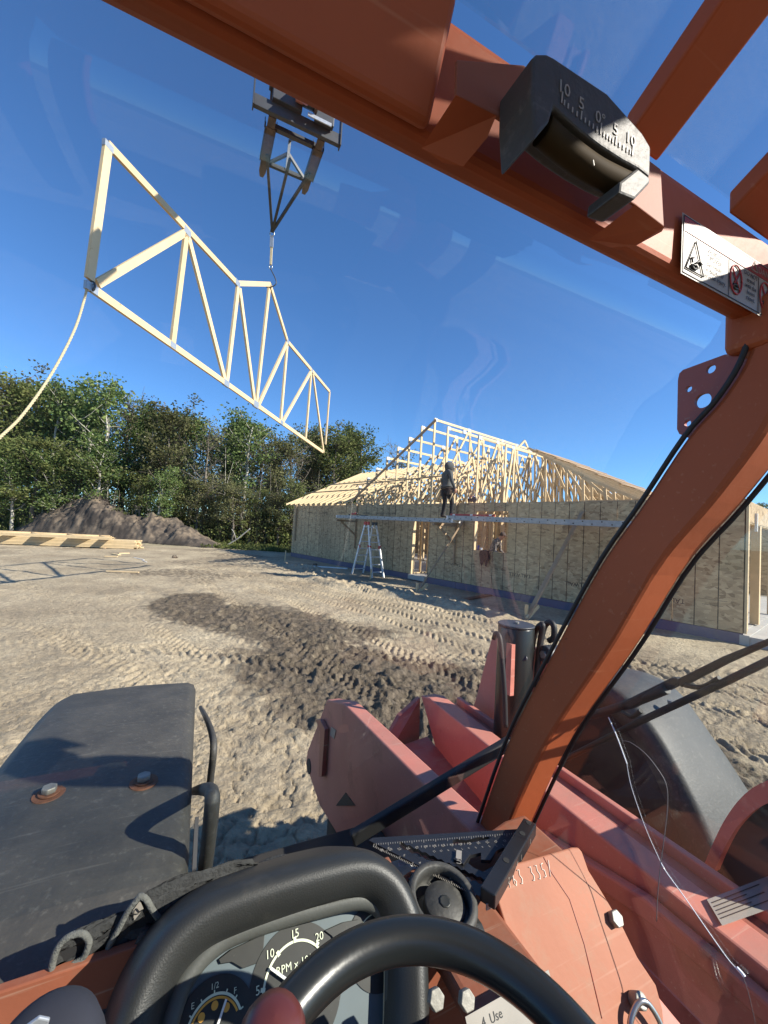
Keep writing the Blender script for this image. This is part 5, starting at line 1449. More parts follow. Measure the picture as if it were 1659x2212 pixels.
# engine cover arch at the far right
ao = [PV(x, y, R=1.33) for x, y in ((1520, 1870), (1540, 1822), (1566, 1770), (1600, 1724), (1640, 1694), (1700, 1676), (1800, 1690), (1900, 1760))]
ai = [PV(x, y, R=1.33) for x, y in ((1542, 1885), (1562, 1838), (1588, 1792), (1620, 1758), (1652, 1738), (1705, 1724), (1785, 1740), (1870, 1800))]
ao = smooth_path(ao, 4); ai = smooth_path(ai, 4)
mb = MB(); rows = [[a_, b_] for a_, b_ in zip(ao, ai)]; mb.grid(rows, smooth=False)
mb.grid([[a_, a_ + RX * .22] for a_ in ao]); mb.grid([[a_, a_ + RX * .22] for a_ in ai])
mb.build('engine_cover', M['faded'], TH)
MB().add([p + RX * .03 for p in ai] + [Vector((1.36, .3, .9)), Vector((1.36, .95, .9))], [tuple(range(len(ai) + 2))]).build('engine_screen', M['dark'], TH)  # flat dark sheet filling the arch
# levelling cylinder with red lugs and hoses
cyr = 1.26
ct = PV(1115, 1352, R=cyr)
cyl_ = MB().cyl(ct, ct + Vector((.0, 0, -.55)), .074, 32).build('level_cylinder', M['black_gloss'], TH, .004)
MB().cyl(ct + Vector((0, 0, .001)), ct + Vector((0, 0, .010)), .0755, 32).build('cylinder_cap', M['dark_steel'], cyl_, .003)
MB().box(ct + Vector((.004, .0, .013)), (.026, .012, .008), Matrix.Rotation(.6, 3, 'Z')).build('grease_nipple', M['steel'], cyl_)
MB().cyl(ct + Vector((-.02, -.07, -.11)), ct + Vector((.02, -.05, -.13)), .012, 10).build('port_fitting', M['dark_steel'], cyl_)
for (pix, R_) in (([(1064, 1368), (1080, 1362), (1092, 1392), (1090, 1560), (1010, 1560), (1030, 1500), (1045, 1440)], 1.34), ([(1146, 1398), (1180, 1402), (1196, 1440), (1190, 1520), (1150, 1600), (1135, 1600)], 1.37)):
    lg = MB().prism([PV(x, y, R=R_) for x, y in pix], (.03, 0, 0)).build('lug_plate', M['faded'], TH, .006)
q = PV(1183, 1413, R=1.36); MB().cyl(q + RX * -.02, q + RX * .05, .036, 22).build('pivot_pin', M['dark_steel'], TH, .005)
MB().cyl(q + RX * -.03, q + RX * -.019, .016, 6).build('pin_bolt', M['steel'], TH)
tubeR('hydraulic_hose', [(1067, 1380), (1072, 1368), (1080, 1380), (1085, 1430), (1090, 1500), (1092, 1570)], 1.14, .010, M['black'])
tubeR('hydraulic_hose', [(1140, 1520), (1146, 1440), (1152, 1385), (1160, 1358), (1172, 1350), (1166, 1390), (1160, 1460), (1165, 1540)], 1.34, .0115, M['black'])
tubeR('hydraulic_hose', [(1150, 1500), (1162, 1420), (1174, 1360), (1186, 1344), (1196, 1352), (1196, 1376), (1186, 1384)], 1.40, .0125, M['black'])
MB().beam(PV(1100, 1500, R=1.20), PV(1104, 1390, R=1.20), .02, .03).build('cylinder_guide', M['faded'], TH)
# dark plate added as ground shadow, pale stack for a paper reflection, and rags
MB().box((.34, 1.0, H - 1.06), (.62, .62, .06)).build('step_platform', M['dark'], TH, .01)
clo = empty('folded_tarp', VR * .5 + VF * .95 + Vector((0, 0, H - 1.03)), -VAZ)
tag(clo, 'pale folded cloth lying on the machine step beside the pink frame plate', 'cloth')
for k in range(4): MB().box((.02 * (k % 2), .0, .012 + .024 * k), (.27, .16, .022)).build('fold', M['cloth_pale'], clo, .009)
def blob(name, w, size, m, label, cat, seed):
    rnd = random.Random(seed); bm = bmesh.new(); bmesh.ops.create_icosphere(bm, subdivisions=4, radius=1)
    for v in bm.verts:
        c_ = v.co.copy()
        k = 1 + .25 * math.sin(5 * c_.x + 3 * c_.y + seed) * math.cos(4 * c_.z + seed) + .12 * math.sin(11 * c_.x - 7 * c_.z)
        v.co = Vector((c_.x * size[0] * k, c_.y * size[1] * k, max(c_.z * size[2] * k, -size[2] * .6)))
    me = bpy.data.meshes.new(name); bm.to_mesh(me); bm.free(); me.materials.append(m)
    for p in me.polygons: p.use_smooth = True
    o = link(name, me); o.location = w; o.rotation_euler = (0, 0, -VAZ)
    return tag(o, label, cat)
blob('work_rag', VR * .27 + VF * 1.05 + Vector((0, 0, H - 1.0)), (.14, .09, .05), M['rag'], 'crumpled dark brown rag on the shaded machine step', 'rag', 1)
blob('work_rag', VR * .14 + VF * 1.02 + Vector((0, 0, H - 1.0)), (.07, .08, .045), M['rag'], 'smaller dark rag beside the fender tube on the machine step', 'rag', 4)

# ------------------------------------------------------------------ cab shell
outer = [(.875, -.86), (.836, -.755), (.736, -.475), (.63, -.26), (.52, -.05), (.44, .07), (.374, .173), (.33, .223), (.300, .275), (.288, .335)]
inner = [(.762, -.76), (.724, -.664), (.665, -.52), (.606, -.393), (.494, -.198), (.411, -.036), (.335, .07), (.272, .172), (.252, .25), (.262, .335)]
def curve2(pts, n=40):
    sp = smooth_path([Vector((0, f_, u_)) for f_, u_ in pts], 8)
    return [sp[int(round(i * (len(sp) - 1) / (n - 1)))] for i in range(n)]
co_, ci_ = curve2(outer), curve2(inner)
def pillar(r0_, r1_, name='cab_pillar'):
    rows = []
    for o_, i_ in zip(co_, ci_):
        # bevelled corners
        q = []
        C4 = [Vector((r0_, o_.y, o_.z + H)), Vector((r0_, i_.y, i_.z + H)), Vector((r1_, i_.y, i_.z + H)), Vector((r1_, o_.y, o_.z + H))]
        for k in range(4):
            a_, b_, c_ = C4[k - 1], C4[k], C4[(k + 1) % 4]
            e0 = (a_ - b_).normalized() * .009; e1 = (c_ - b_).normalized() * .009
            q += [b_ + e0, b_ + e0 * .3 + e1 * .3, b_ + e1]
        rows.append(q)
    return MB().grid(rows, closed=True, smooth=False).build(name, M['orange'], TH)
pl_ = pillar(.70, .785)
pl2 = pillar(-.44, -.36)
MB().tube([Vector((.697, o_.y + .002, o_.z + H)) for o_ in co_], .0042, 8).build('rubber_seal', M['black'], pl_)
MB().tube([Vector((.789, i_.y - .001, i_.z + H)) for i_ in ci_], .0042, 8).build('rubber_seal', M['black'], pl_)
# windscreen: bowed pane outside the pillars
wr_ = [[Vector((r_, o_.y + .010, o_.z + H)) for r_ in (-.44, -.05, .35, .70)] for o_ in co_]
ws = MB().grid(wr_).build('windscreen', M['glass'], TH)
# right window with the long crack
rw = MB().prism([Vector((.79, i_.y, i_.z + H)) for i_ in ci_] + [V(-.55, .79, .60), V(-.55, .79, -.78)], (.004, 0, 0)).build('side_window', M['glass'], TH)
M['crack'] = mat('glass_crack', (.85, .88, .92), .15, .02, 5)
M['hair'] = mat('crack_shadow', (.16, .15, .15), .5, .1, 5)  # dark grey of the hairline cracks
def tubes_on(R, pix, r, m, name, parent): return MB().tube(smooth_path([PV(x, y, R=R) for x, y in pix], 5), r, 6).build(name, m, parent)
tubes_on(.7885, [(1314, 1549), (1332, 1590), (1349, 1636), (1354, 1650)], .0011, M['crack'], 'crack', rw)
tubes_on(.7885, [(1354, 1650), (1364, 1700), (1395, 1790), (1427, 1862)], .0005, M['crack'], 'crack', rw)
tubes_on(.7885, [(1427, 1862), (1440, 1885), (1480, 1940), (1530, 2012), (1575, 2075), (1601, 2101)], .0008, M['crack'], 'crack', rw)
tubes_on(.7885, [(1591, 2090), (1603, 2103), (1608, 2110)], .0024, M['crack'], 'crack', rw)
tubes_on(.7885, [(1604, 2106), (1618, 2150), (1632, 2212)], .0004, M['hair'], 'crack', rw)
tubes_on(.7885, [(1344, 1600), (1362, 1604), (1392, 1626), (1420, 1660), (1439, 1695), (1442, 1740), (1436, 1800), (1428, 1860), (1421, 1930), (1418, 1990)], .0007, M['hair'], 'crack', rw)
# header over the windscreen
hd = MB().prism([V(.318, -.44, .335), V(.286, -.44, .333), V(.283, -.44, .445), V(.318, -.44, .46)], (1.24, 0, 0)).build('cab_header', M['orange'], TH, .010, 3)
xr = PV(987, 130, F=.242).x
MB().prism([V(.2875, -.44, .3325), V(.276, -.44, .3325), V(.245, -.44, .40), V(.215, -.44, .62), V(.2845, -.44, .62)], (xr + .44, 0, 0)).build('header_box', M['orange'], hd, .008, 3)
kn = MB().prism([V(.325, .692, .285), V(.268, .692, .285), V(.268, .692, .36), V(.325, .692, .36)], (.11, 0, 0)).build('corner_gusset', M['orange'], hd, .012, 3)
# bracket of the slope gauge
def plane_F(pix, F): return [PV(x, y, F=F) for x, y in pix]
br_ = MB().prism(plane_F([(987, 128), (1132, 140), (1428, 365), (1435, 490), (1372, 442), (1072, 250), (985, 205)], .246), (0, .003, 0)).build('gauge_bracket', M['orange_dash'], hd, .001)
for top, low in ((((985, 205), (1072, 250)), ((910, 320), (958, 352), (1000, 360), (1052, 298))), (((1372, 442), (1435, 490)), ((1272, 518), (1320, 535), (1375, 530), (1430, 500)))):
    a_, b_ = PV(*top[0], F=.246), PV(*top[1], F=.246)
    L4 = [PV(low[0][0], low[0][1], F=.282), PV(low[1][0], low[1][1], F=.280), PV(low[2][0], low[2][1], F=.272), PV(low[3][0], low[3][1], F=.255)]
    mb = MB(); mb.add([a_] + L4 + [b_], [(0, 1, 2, 3, 4, 5)]); mb.build('bracket_foot', M['orange'], br_)
# slope gauge
GF = .208
lg_ = empty('slope_gauge', (0, 0, 0), 0, TH)
face = [(1152, 122), (1160, 114), (1180, 114), (1196, 122), (1312, 200), (1388, 286), (1407, 318), (1405, 384), (1380, 364), (1345, 345), (1300, 316), (1250, 278), (1197, 230), (1188, 262), (1156, 300), (1150, 200)]
MB().prism(plane_F(face, GF), (0, .036, 0)).build('gauge_body', M['black_plastic'], lg_, .0025, 3)
MB().prism(plane_F([(1197, 232), (1250, 280), (1300, 318), (1345, 347), (1380, 366), (1378, 395), (1330, 372), (1280, 340), (1230, 302), (1188, 262)], GF + .016), (0, .02, 0)).build('gauge_recess', M['dark'], lg_)
vial = smooth_path(plane_F([(1172, 283), (1220, 325), (1275, 365), (1320, 388), (1352, 402)], GF + .012), 5)
MB().tube(vial, .0098, 14).build('gauge_vial', M['amber'], lg_)
MB().prism(plane_F([(1337, 416), (1340, 392), (1378, 362), (1406, 384), (1404, 396), (1372, 430)], GF - .001), (0, .03, 0)).build('end_block', M['black_plastic'], lg_, .002)
bb_ = plane_F([(1281, 346), (1283, 358)], GF + .002); MB().beam(bb_[0], bb_[1], .0008, .0008).build('bubble_mark', M['sticker'], lg_)
arc = smooth_path([Vector((x, y, 0)) for x, y in ((1213, 222), (1255, 259), (1297, 290), (1330, 313), (1366, 336))], 5)
for k in range(21):
    c_ = arc[k]; ln = 24 if k % 10 == 0 else (19 if k % 5 == 0 else 11)
    a_ = PV(c_.x, c_.y, F=GF - .0006); b_ = PV(c_.x + ln * .10, c_.y - ln, F=GF - .0006)
    MB().beam(a_, b_, .0012, .0004, side=(0, 1, 0)).build('scale_tick', M['sticker'], lg_)
for s_, x, y in (('10', 1218, 203), ('5', 1256, 236), ('0°', 1297, 268), ('5', 1330, 291), ('10', 1362, 312)):
    text_mesh('scale_number', s_, .0135, frame_mtx(PV(x, y, F=GF - .0006), RX, UZ), M['sticker'], lg_, 'CENTER', .0002)
# danger decal on the header
DF = .2790
dc = PV(1462, 585, F=DF); dtl = PV(1518, 487, F=DF)
dh = dtl.z - dc.z; dx = PV(1476, 560, F=DF).x - .004
decal = empty('warning_decal', (0, 0, 0), 0, TH)
def dq(x0, y0, x1, y1, dpt, m, name):
    # decal coordinates in decal heights from its lower left corner
    P = [(dx + x0 * dh, DF - dpt, dc.z + y0 * dh), (dx + x1 * dh, DF - dpt, dc.z + y0 * dh), (dx + x1 * dh, DF - dpt, dc.z + y1 * dh), (dx + x0 * dh, DF - dpt, dc.z + y1 * dh)]
    return MB().prism(P, (0, .0004, 0)).build(name, m, decal)
dq(0, 0, 5.2, 1, 0, M['sticker'], 'decal_sheet')
dq(.04, .72, 5.16, .96, .0007, M['sticker_red'], 'red_band')
for (x0, y0, x1, y1) in ((.03, .03, 5.17, .045), (.03, .955, 5.17, .97), (.03, .03, .045, .97), (1.38, .05, 1.39, .70), (2.38, .05, 2.39, .70)): dq(x0, y0, x1, y1, .0009, M['ink'], 'rule')
def dtext(body, x, y, s, m, al='LEFT', b=.0): text_mesh('decal_text', body, s * dh, frame_mtx((dx + x * dh, DF - .0012, dc.z + y * dh), RX, UZ), m, decal, al, .0001, b)
dtext('VEHICLE\nTIPOVER\ncan result\nin death or\nserious injury.', .95, .60, .115, M['ink'], 'CENTER')
dtext('DO NOT\ntravel\nwith the\nboom\nraised.', 2.10, .60, .115, M['ink'], 'CENTER')
dtext('DO NOT\nraise boom\non slope\nunless\nis level.', 3.10, .60, .115, M['ink'], 'CENTER')
dtext('DANGER', 2.35, .77, .18, M['sticker'], 'LEFT', .0)
def dline(pts, m, r=.0008, name='pictogram'): MB().tube([(dx + x * dh, DF - .0012, dc.z + y * dh) for x, y in pts], r, 5).build(name, m, decal)
dline([(.10, .12), (.60, .12), (.36, .64), (.10, .12)], M['ink']); dline([(2.10, .76), (2.32, .76), (2.21, .93), (2.10, .76)], M['sticker'], .0007)
dline([(.24, .20), (.36, .24), (.42, .20), (.32, .16), (.24, .20)], M['ink'], .0016); dline([(.32, .24), (.46, .34), (.54, .30)], M['ink'], .0014); dline([(.28, .26), (.26, .34), (.32, .35)], M['ink'], .001)
for cx_ in (1.60, 2.62):
    dline([(cx_ + .19 * math.cos(t_ * .3142), .40 + .26 * math.sin(t_ * .3142)) for t_ in range(21)], M['red_ink'], .001)
    dline([(cx_ - .13, .22), (cx_ + .13, .58)], M['red_ink'], .001); dline([(cx_ + .13, .22), (cx_ - .13, .58)], M['red_ink'], .001)
    dline([(cx_ - .10, .24), (cx_ + .05, .24), (cx_ + .02, .30), (cx_ - .08, .30), (cx_ - .10, .24)], M['ink'], .0015); dline([(cx_ - .05, .31), (cx_ + .10, .52)], M['ink'], .0012)
# sloping skylight with guard bars, roof, rear of the cab
sk0, sk1 = (.29, .455), (-.20, .75)
def bar(rl, rr, name='skylight_bar'):
    MB().prism([V(sk0[0], rl, sk0[1]), V(sk1[0], rl, sk1[1]), V(sk1[0], rl, sk1[1] + .03), V(sk0[0], rl, sk0[1] + .03)], (rr - rl, 0, 0)).build(name, M['orange'], TH, .003)
b1l, b1r = PV(1371, 246, F=.28).x, PV(1438, 328, F=.28).x
b2l = PV(1592, 492, F=.28).x
bar(b1l, b1r); bar(b2l, .765)
MB().prism([V(sk0[0] + .01, -.44, sk0[1] + .036), V(sk1[0], -.44, sk1[1] + .036), V(sk1[0], -.44, sk1[1] + .041), V(sk0[0] + .01, -.44, sk0[1] + .041)], (1.24, 0, 0)).build('skylight', M['glass'], TH)
MB().box((.18, -.68, H + .785), (1.24, .95, .05)).build('cab_roof', M['orange'], TH, .015)
for r_ in (-.40, .75):
    MB().box((r_, -1.08, H - .1), (.08, .08, 1.62)).build('rear_post', M['orange'], TH, .01)
    MB().box((r_, -.60, H + .03), (.07, .08, 1.36)).build('side_post', M['orange'], TH, .01)
MB().beam(V(.27, .755, .40), V(-.6, .755, .735), .05, .05).build('roof_rail', M['orange'], TH, .008)
MB().beam(V(.27, -.40, .42), V(-.6, -.40, .745), .05, .05).build('roof_rail', M['orange'], TH, .008)
MB().box((.18, -1.08, H - .62), (1.1, .05, .62)).build('rear_panel', M['orange'], TH, .01)
MB().prism([V(-.2, .765, -.8), V(-1.08, .765, -.8), V(-1.08, .765, -.3), V(-.62, .765, -.3)], (.03, 0, 0)).build('side_panel', M['orange'], TH, .01)
MB().box((.2, -.42, H - .75), (.5, .48, .14)).build('seat_cushion', M['black_vinyl'], TH, .05, 3)
MB().box((.2, -.70, H - .35), (.5, .14, .72)).build('seat_back', M['black_vinyl'], TH, .05, 3)
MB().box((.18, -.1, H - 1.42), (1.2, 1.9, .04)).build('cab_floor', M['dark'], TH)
# mirror bracket outside the pillar: plate with four holes
def holed_plate(name, outline, holes, mtx, thick, m, parent, bevel=0):
    c = bpy.data.curves.new(name, 'CURVE'); c.dimensions = '2D'; c.fill_mode = 'BOTH'; c.extrude = thick
    for pts in [outline] + holes:
        s = c.splines.new('POLY'); s.points.add(len(pts) - 1); s.use_cyclic_u = True
        for p, q in zip(s.points, pts): p.co = (q[0], q[1], 0, 1)
    t_ = bpy.data.objects.new(name, c); col.objects.link(t_)
    me = bpy.data.meshes.new_from_object(t_.evaluated_get(bpy.context.evaluated_depsgraph_get()))
    bpy.data.objects.remove(t_); me.transform(mtx); me.materials.clear(); me.materials.append(m); me.name = name
    return link(name, me, parent, bevel)
BR = .712
def bp2(x, y): q = PV(x, y, R=BR); return (q.y, q.z)
def circ(x, y, r): c_ = bp2(x, y); k = abs(bp2(x + r, y)[0] - c_[0]); k = (abs(bp2(x, y + r)[1] - c_[1]) + k) / 2; return [(c_[0] + k * math.cos(t_ * .314), c_[1] + k * math.sin(t_ * .314)) for t_ in range(20)]
ol = [bp2(x, y) for x, y in ((1568, 767), (1580, 766), (1612, 774), (1640, 800), (1560, 900), (1520, 960), (1486, 945), (1470, 938), (1465, 928), (1467, 822), (1470, 808), (1478, 800))]
holed_plate('mirror_bracket', ol, [circ(1538, 798, 10), circ(1490, 841, 7), circ(1521, 866, 17), circ(1488, 915, 7)], Matrix(((0, 0, 1, BR), (1, 0, 0, 0), (0, 1, 0, 0), (0, 0, 0, 1))), .0035, M['maroon'], TH)
# wiper
wp = empty('wiper', (0, 0, 0), 0, TH)
MB().beam(PV(760, 1812, F=.90), PV(1100, 1604, F=.86), .020, .032).build('wiper_arm', M['black'], wp, .004)
A_ = [PV(1100, 1604, F=.86), PV(1200, 1566, R=1.02), PV(1328, 1531, R=.93), PV(1440, 1488, R=.90)]
MB().tube(smooth_path(A_, 6), [.010] * 19, 8).build('wiper_arm', M['black'], wp)
MB().prism([PV(x, y, R=.90) for x, y in ((1335, 1520), (1448, 1464), (1462, 1464), (1470, 1478), (1360, 1533))], (.02, 0, 0)).build('arm_cover', M['black'], wp, .004)
MB().prism([PV(x, y, R=.90) for x, y in ((1460, 1468), (1560, 1418), (1680, 1370), (1680, 1384), (1570, 1434), (1470, 1486))], (.012, 0, 0)).build('wiper_arm', M['black'], wp, .003)
MB().tube([PV(1205, 1648, R=.88), PV(1400, 1550, R=.88), PV(1560, 1476, R=.88), PV(1700, 1408, R=.88)], .0065, 8).build('wiper_blade', M['black'], wp)
for q0, q1 in (((1480, 1480), (1555, 1465)), ((1345, 1538), (1385, 1535))): MB().tube(smooth_path([PV(*q0, R=.90), PV((q0[0] + q1[0]) / 2, (q0[1] + q1[1]) / 2 + 12, R=.89), PV(*q1, R=.88)], 4), .005, 6).build('blade_link', M['black'], wp)

# ------------------------------------------------------------------ dash
UD = -.62
dash = MB().prism([V(.640, -.44, -.90), V(.655, -.44, -.597), V(.668, -.44, -.597), V(.668, -.44, -1.2)], (.80, 0, 0)).build('dash_left', M['orange_dash'], TH, .002)
MB().prism([V(.6685, -.44, -.602), V(.70, -.44, -.628), V(.76, -.44, -.69), V(.78, -.44, -1.2), V(.6685, -.44, -1.2)], (.80, 0, 0)).build('dash_ledge', M['dark'], dash, .004)
d2 = [(.37, .40), (.37, .655), (.43, .67), (.60, .685), (.66, .70), (.722, .70), (.722, .575), (.505, .575), (.505, .40)]
dash2 = MB().prism([V(f_, r_, -.628) for r_, f_ in d2], (0, 0, -.03)).build('dash_right', M['orange_dash'], TH, .010, 3)
MB().prism([V(.575, .37, -.662), V(.68, .37, -.662), V(.68, .37, -1.1), V(.575, .37, -1.1)], (.345, 0, 0)).build('dash_base', M['orange_dash'], dash2, .004)
lowp = MB().prism([V(.398, .30, -.618), V(.398, .498, -.618), V(.268, .498, -.79), V(.268, .30, -.79)], (0, -.004, -.003)).build('column_cover', M['orange_dash'], dash2, .002)
pn = (V(.398, .30, -.618) - V(.268, .30, -.79)); lx = RX; ly = pn.normalized(); ln_ = lx.cross(ly)
def LPnt(px, py, off=0):
    nw = VR * ln_.x + VF * ln_.y + Vector((0, 0, ln_.z)); p0 = V(.398, .30, -.612)
    w0 = VR * p0.x + VF * p0.y + Vector((0, 0, p0.z))
    return to_v(at_plane(px, py, w0, nw)) + ln_ * off
for px, py in ((1003, 2158), (937, 2156)):
    q = LPnt(px, py); MB().cyl(q, q + ln_ * .010, .0105, 6).build('bolt_head', M['steel'], dash2, .001)
q = LPnt(1040, 2212); stk = MB().prism([q + lx * a_ + ly * b_ for a_, b_ in ((-.02, -.06), (.12, -.06), (.12, .012), (-.02, .012))], ln_ * .0006).build('instruction_label', M['sticker'], dash2)
text_mesh('label_text', '4. Use\nwork p\nper', .0125, frame_mtx(q + ln_ * .001 + ly * -.004, lx, ly), M['ink'], stk, 'LEFT', .0001)
# right console plate
cA, cB, cC = PV(1065, 1900, U=-.60), PV(1250, 1830, U=-.60), PV(1440, 2212, R=.735)
def w_of(p): return VR * p.x + VF * p.y + Vector((0, 0, p.z))
cn = (cB - cA).cross(cC - cA).normalized()
if cn.z < 0: cn = -cn
def CP(px, py, off=0.0): return to_v(at_plane(px, py, w_of(cA), w_of(cn))) + cn * off
con = MB().prism([CP(x, y) for x, y in ((1061, 1900), (1063, 1886), (1075, 1876), (1236, 1830), (1250, 1830), (1258, 1840), (1272, 1880), (1300, 1925), (1345, 2000), (1378, 2068), (1418, 2128), (1432, 2180), (1440, 2260), (1170, 2260), (1135, 2130), (1095, 2010))], -cn * .014).build('console_plate', M['console'], TH, .003, 3)
MB().tube([CP(x, y, .0002) for x, y in ((1174, 1852), (1192, 1886), (1230, 1942), (1262, 2040), (1300, 2200))], .0009, 6).build('panel_groove', M['maroon'], con)
MB().prism([CP(x, y, -.016) for x, y in ((1330, 1975), (1378, 2068), (1418, 2128), (1560, 2300), (1440, 2300))], -cn * .05).build('console_flank', M['faded'], con, .004)
q = CP(1325, 1985); MB().cyl(q, q + cn * .012, .0125, 6).build('bolt_head', M['steel'], con, .0015)
q = CP(1368, 2160); MB().cyl(q, q + cn * .020, .011, 12).build('eye_bolt', M['steel'], con, .002)
MB().tube(smooth_path([CP(1355, 2240, .006), CP(1350, 2205, .012), CP(1356, 2172, .018), CP(1368, 2160, .022), CP(1388, 2176, .020), CP(1412, 2215, .016), CP(1425, 2260, .012)], 5), .0042, 8).build('latch_hook', M['chrome'], con)
# marker writing on the plate
ox, oy = CP(1098, 1918, .0006), None
ux = (CP(1195, 1892, .0006) - ox); ux_l = ux.length / 7.6; ux.normalize(); uy = cn.cross(ux)
GL = {'7': [[(0, 1), (.7, 1), (.3, 0)]], '6': [[(.6, 1), (.2, .6), (.05, .2), (.35, 0), (.6, .25), (.3, .45), (.1, .3)]], '3': [[(.05, .95), (.5, .95), (.3, .6), (.6, .35), (.4, .02), (.05, .08)]], '5': [[(.65, 1), (.2, .95), (.15, .6), (.55, .5), (.5, .1), (.05, .05)]], '/': [[(.1, 0), (.8, 1.1)]]}
for i, ch in enumerate('763 335/'):
    for st in GL.get(ch, []):
        MB().tube([ox + ux * (ux_l * (i + x * .8)) + uy * (ux_l * 1.5 * y) for x, y in st], .00085, 5).build('marker_stroke', M['chalk'], con)
# instrument pod
TH_ = rad(50)
pn_l = Vector((0, -math.sin(TH_), math.cos(TH_))); ps_l = Vector((0, math.cos(TH_), math.sin(TH_)))
pp0 = V(.60, 0, -.575)
def IP(px, py, off=0.0):
    q = pp0 + pn_l * off
    return to_v(at_plane(px, py, w_of(q), w_of(pn_l)))
rim = [(286, 2250), (310, 2170), (346, 2094), (392, 2036), (448, 1992), (520, 1960), (620, 1926), (700, 1903), (764, 1889), (806, 1893), (842, 1920), (866, 1962), (880, 2010), (888, 2080), (890, 2180), (890, 2260)]
pod = empty('instrument_panel', (0, 0, 0), 0, TH)
rimp = smooth_path([IP(x, y, .040) for x, y in rim], 6)
cen = sum(rimp, Vector()) / len(rimp)
SEC = [(-.030, -.028), (-.028, -.018), (-.021, -.004), (-.012, .006), (.0, .013), (.010, .015), (.020, .010), (.028, -.004), (.033, -.028), (.038, -.07), (.045, -.16)]
rows = []
for i, p in enumerate(rimp):
    t_ = (rimp[min(i + 1, len(rimp) - 1)] - rimp[max(i - 1, 0)]).normalized()
    o_ = t_.cross(pn_l).normalized()
    if o_.dot(p - cen) < 0: o_ = -o_
    rows.append([p + o_ * a_ + pn_l * h_ for a_, h_ in SEC])
MB().grid(rows).build('padded_hood', M['black_vinyl'], pod)
MB().tube([r[0] for r in rows], .0012, 6).build('hood_trim', M['rope'], pod)
bez = [(352, 2250), (384, 2150), (412, 2098), (448, 2056), (504, 2018), (600, 1984), (700, 1958), (764, 1944), (800, 1948), (826, 1970), (842, 2012), (848, 2080), (850, 2250)]
bp_ = smooth_path([IP(x, y, .014) for x, y in bez], 5)
MB().tube(bp_, .0125, 14).build('bezel', M['grey_bezel'], pod)
MB().grid([[p + pn_l * .018 + (p - cen) * .13 for p in bp_], [p - pn_l * .012 - (p - cen) * .02 for p in bp_]]).build('hood_lining', M['grey_bezel'], pod)
fp = [IP(x, y, 0) for x, y in bez]
MB().add(fp, [tuple(range(len(fp)))]).build('dial_plate', M['dial_face'], pod)
def fit_circle(pix):
    P = [IP(x, y, .001) for x, y in pix]
    A_m = []; b_m = []
    for p in P:
        x = p.x; y = (p - pp0).dot(ps_l); A_m.append([2 * x, 2 * y, 1]); b_m.append(x * x + y * y)
    s_, *_r = np.linalg.lstsq(np.array(A_m), np.array(b_m), rcond=None)
    return s_[0], s_[1], math.sqrt(s_[2] + s_[0] ** 2 + s_[1] ** 2)
def pl2(x, y, off): return Vector((pp0.x + x, pp0.y, pp0.z)) + ps_l * y + pn_l * off
def disc(cx_, cy_, r, off, m, name, a0=0, a1=6.2832, r_in=0.0, n=48):
    mb = MB(); A1 = [a0 + (a1 - a0) * i / n for i in range(n + 1)]
    o_ = [pl2(cx_ + r * math.cos(t_), cy_ + r * math.sin(t_), off) for t_ in A1]; i_ = [pl2(cx_ + r_in * math.cos(t_), cy_ + r_in * math.sin(t_), off) for t_ in A1]
    mb.grid([o_, i_], smooth=False); return mb.build(name, m, pod)
tx, ty, tr_ = fit_circle([(567, 2172), (568.6, 2137), (584.6, 2089), (604, 2057), (636, 2032), (664.6, 2032), (684, 2041), (698, 2067)])
disc(tx, ty, tr_ * 1.42, .0010, M['dial_dark'], 'tachometer_face')
disc(tx, ty, tr_ * 1.03, .0022, M['print_white'], 'tachometer_scale', rad(20), rad(215), tr_ * .965)
def on_p(px, py, off): return IP(px, py, off)
for px, py, s_ in ((557, 2140, '5'), (583, 2061, '10'), (637, 2017, '15'), (690, 2023, '20')):
    c_ = IP(px, py, .0024); text_mesh('tachometer_number', s_, .0125, frame_mtx(c_ - ps_l * .004, RX, ps_l), M['print_white'], pod, 'CENTER', .0001)
for px, py in ((568, 2139), (601, 2060), (637, 2030), (685, 2040)):
    c_ = IP(px, py, .0026); rel = Vector((c_.x - pp0.x - tx, 0, 0)) + ps_l * ((c_ - pp0).dot(ps_l) - ty); rel.normalize()
    MB().beam(c_ - rel * .003, c_ + rel * .003, .004, .0006, side=pn_l).build('scale_tick', M['print_white'], pod)
text_mesh('tachometer_text', 'RPM x 100', .0115, frame_mtx(IP(637, 2092, .0024), RX, ps_l), M['print_white'], pod, 'CENTER', .0001)
MB().beam(IP(584.6, 2091, .007), IP(650, 2138, .007), .003, .0016, side=pn_l).build('tachometer_needle', M['white'], pod)
gx, gy, gr = fit_circle([(421, 2187), (437, 2166), (463, 2148.5), (488.6, 2145), (504.6, 2155)])
disc(gx, gy, gr * 1.5, .0014, M['dial_dark'], 'fuel_face')
disc(gx, gy, gr * 1.04, .0026, M['print_white'], 'fuel_scale', rad(20), rad(165), gr * .96)
disc(gx, gy, gr * .93, .0026, M['print_orange'], 'fuel_arc', rad(22), rad(163), gr * .86)
for an in (165, 140, 115, 90, 65, 42, 20):
    t_ = rad(an); MB().beam(pl2(gx + gr * math.cos(t_), gy + gr * math.sin(t_), .003), pl2(gx + gr * 1.12 * math.cos(t_), gy + gr * 1.12 * math.sin(t_), .003), .0014, .0006, side=pn_l).build('scale_tick', M['print_white'], pod)
for px, py, s_ in ((464, 2136, '1/2'), (416, 2180, 'E'), (508, 2146, 'F')):
    text_mesh('fuel_text', s_, .008, frame_mtx(IP(px, py, .003), RX, ps_l), M['print_white'], pod, 'CENTER', .0001)
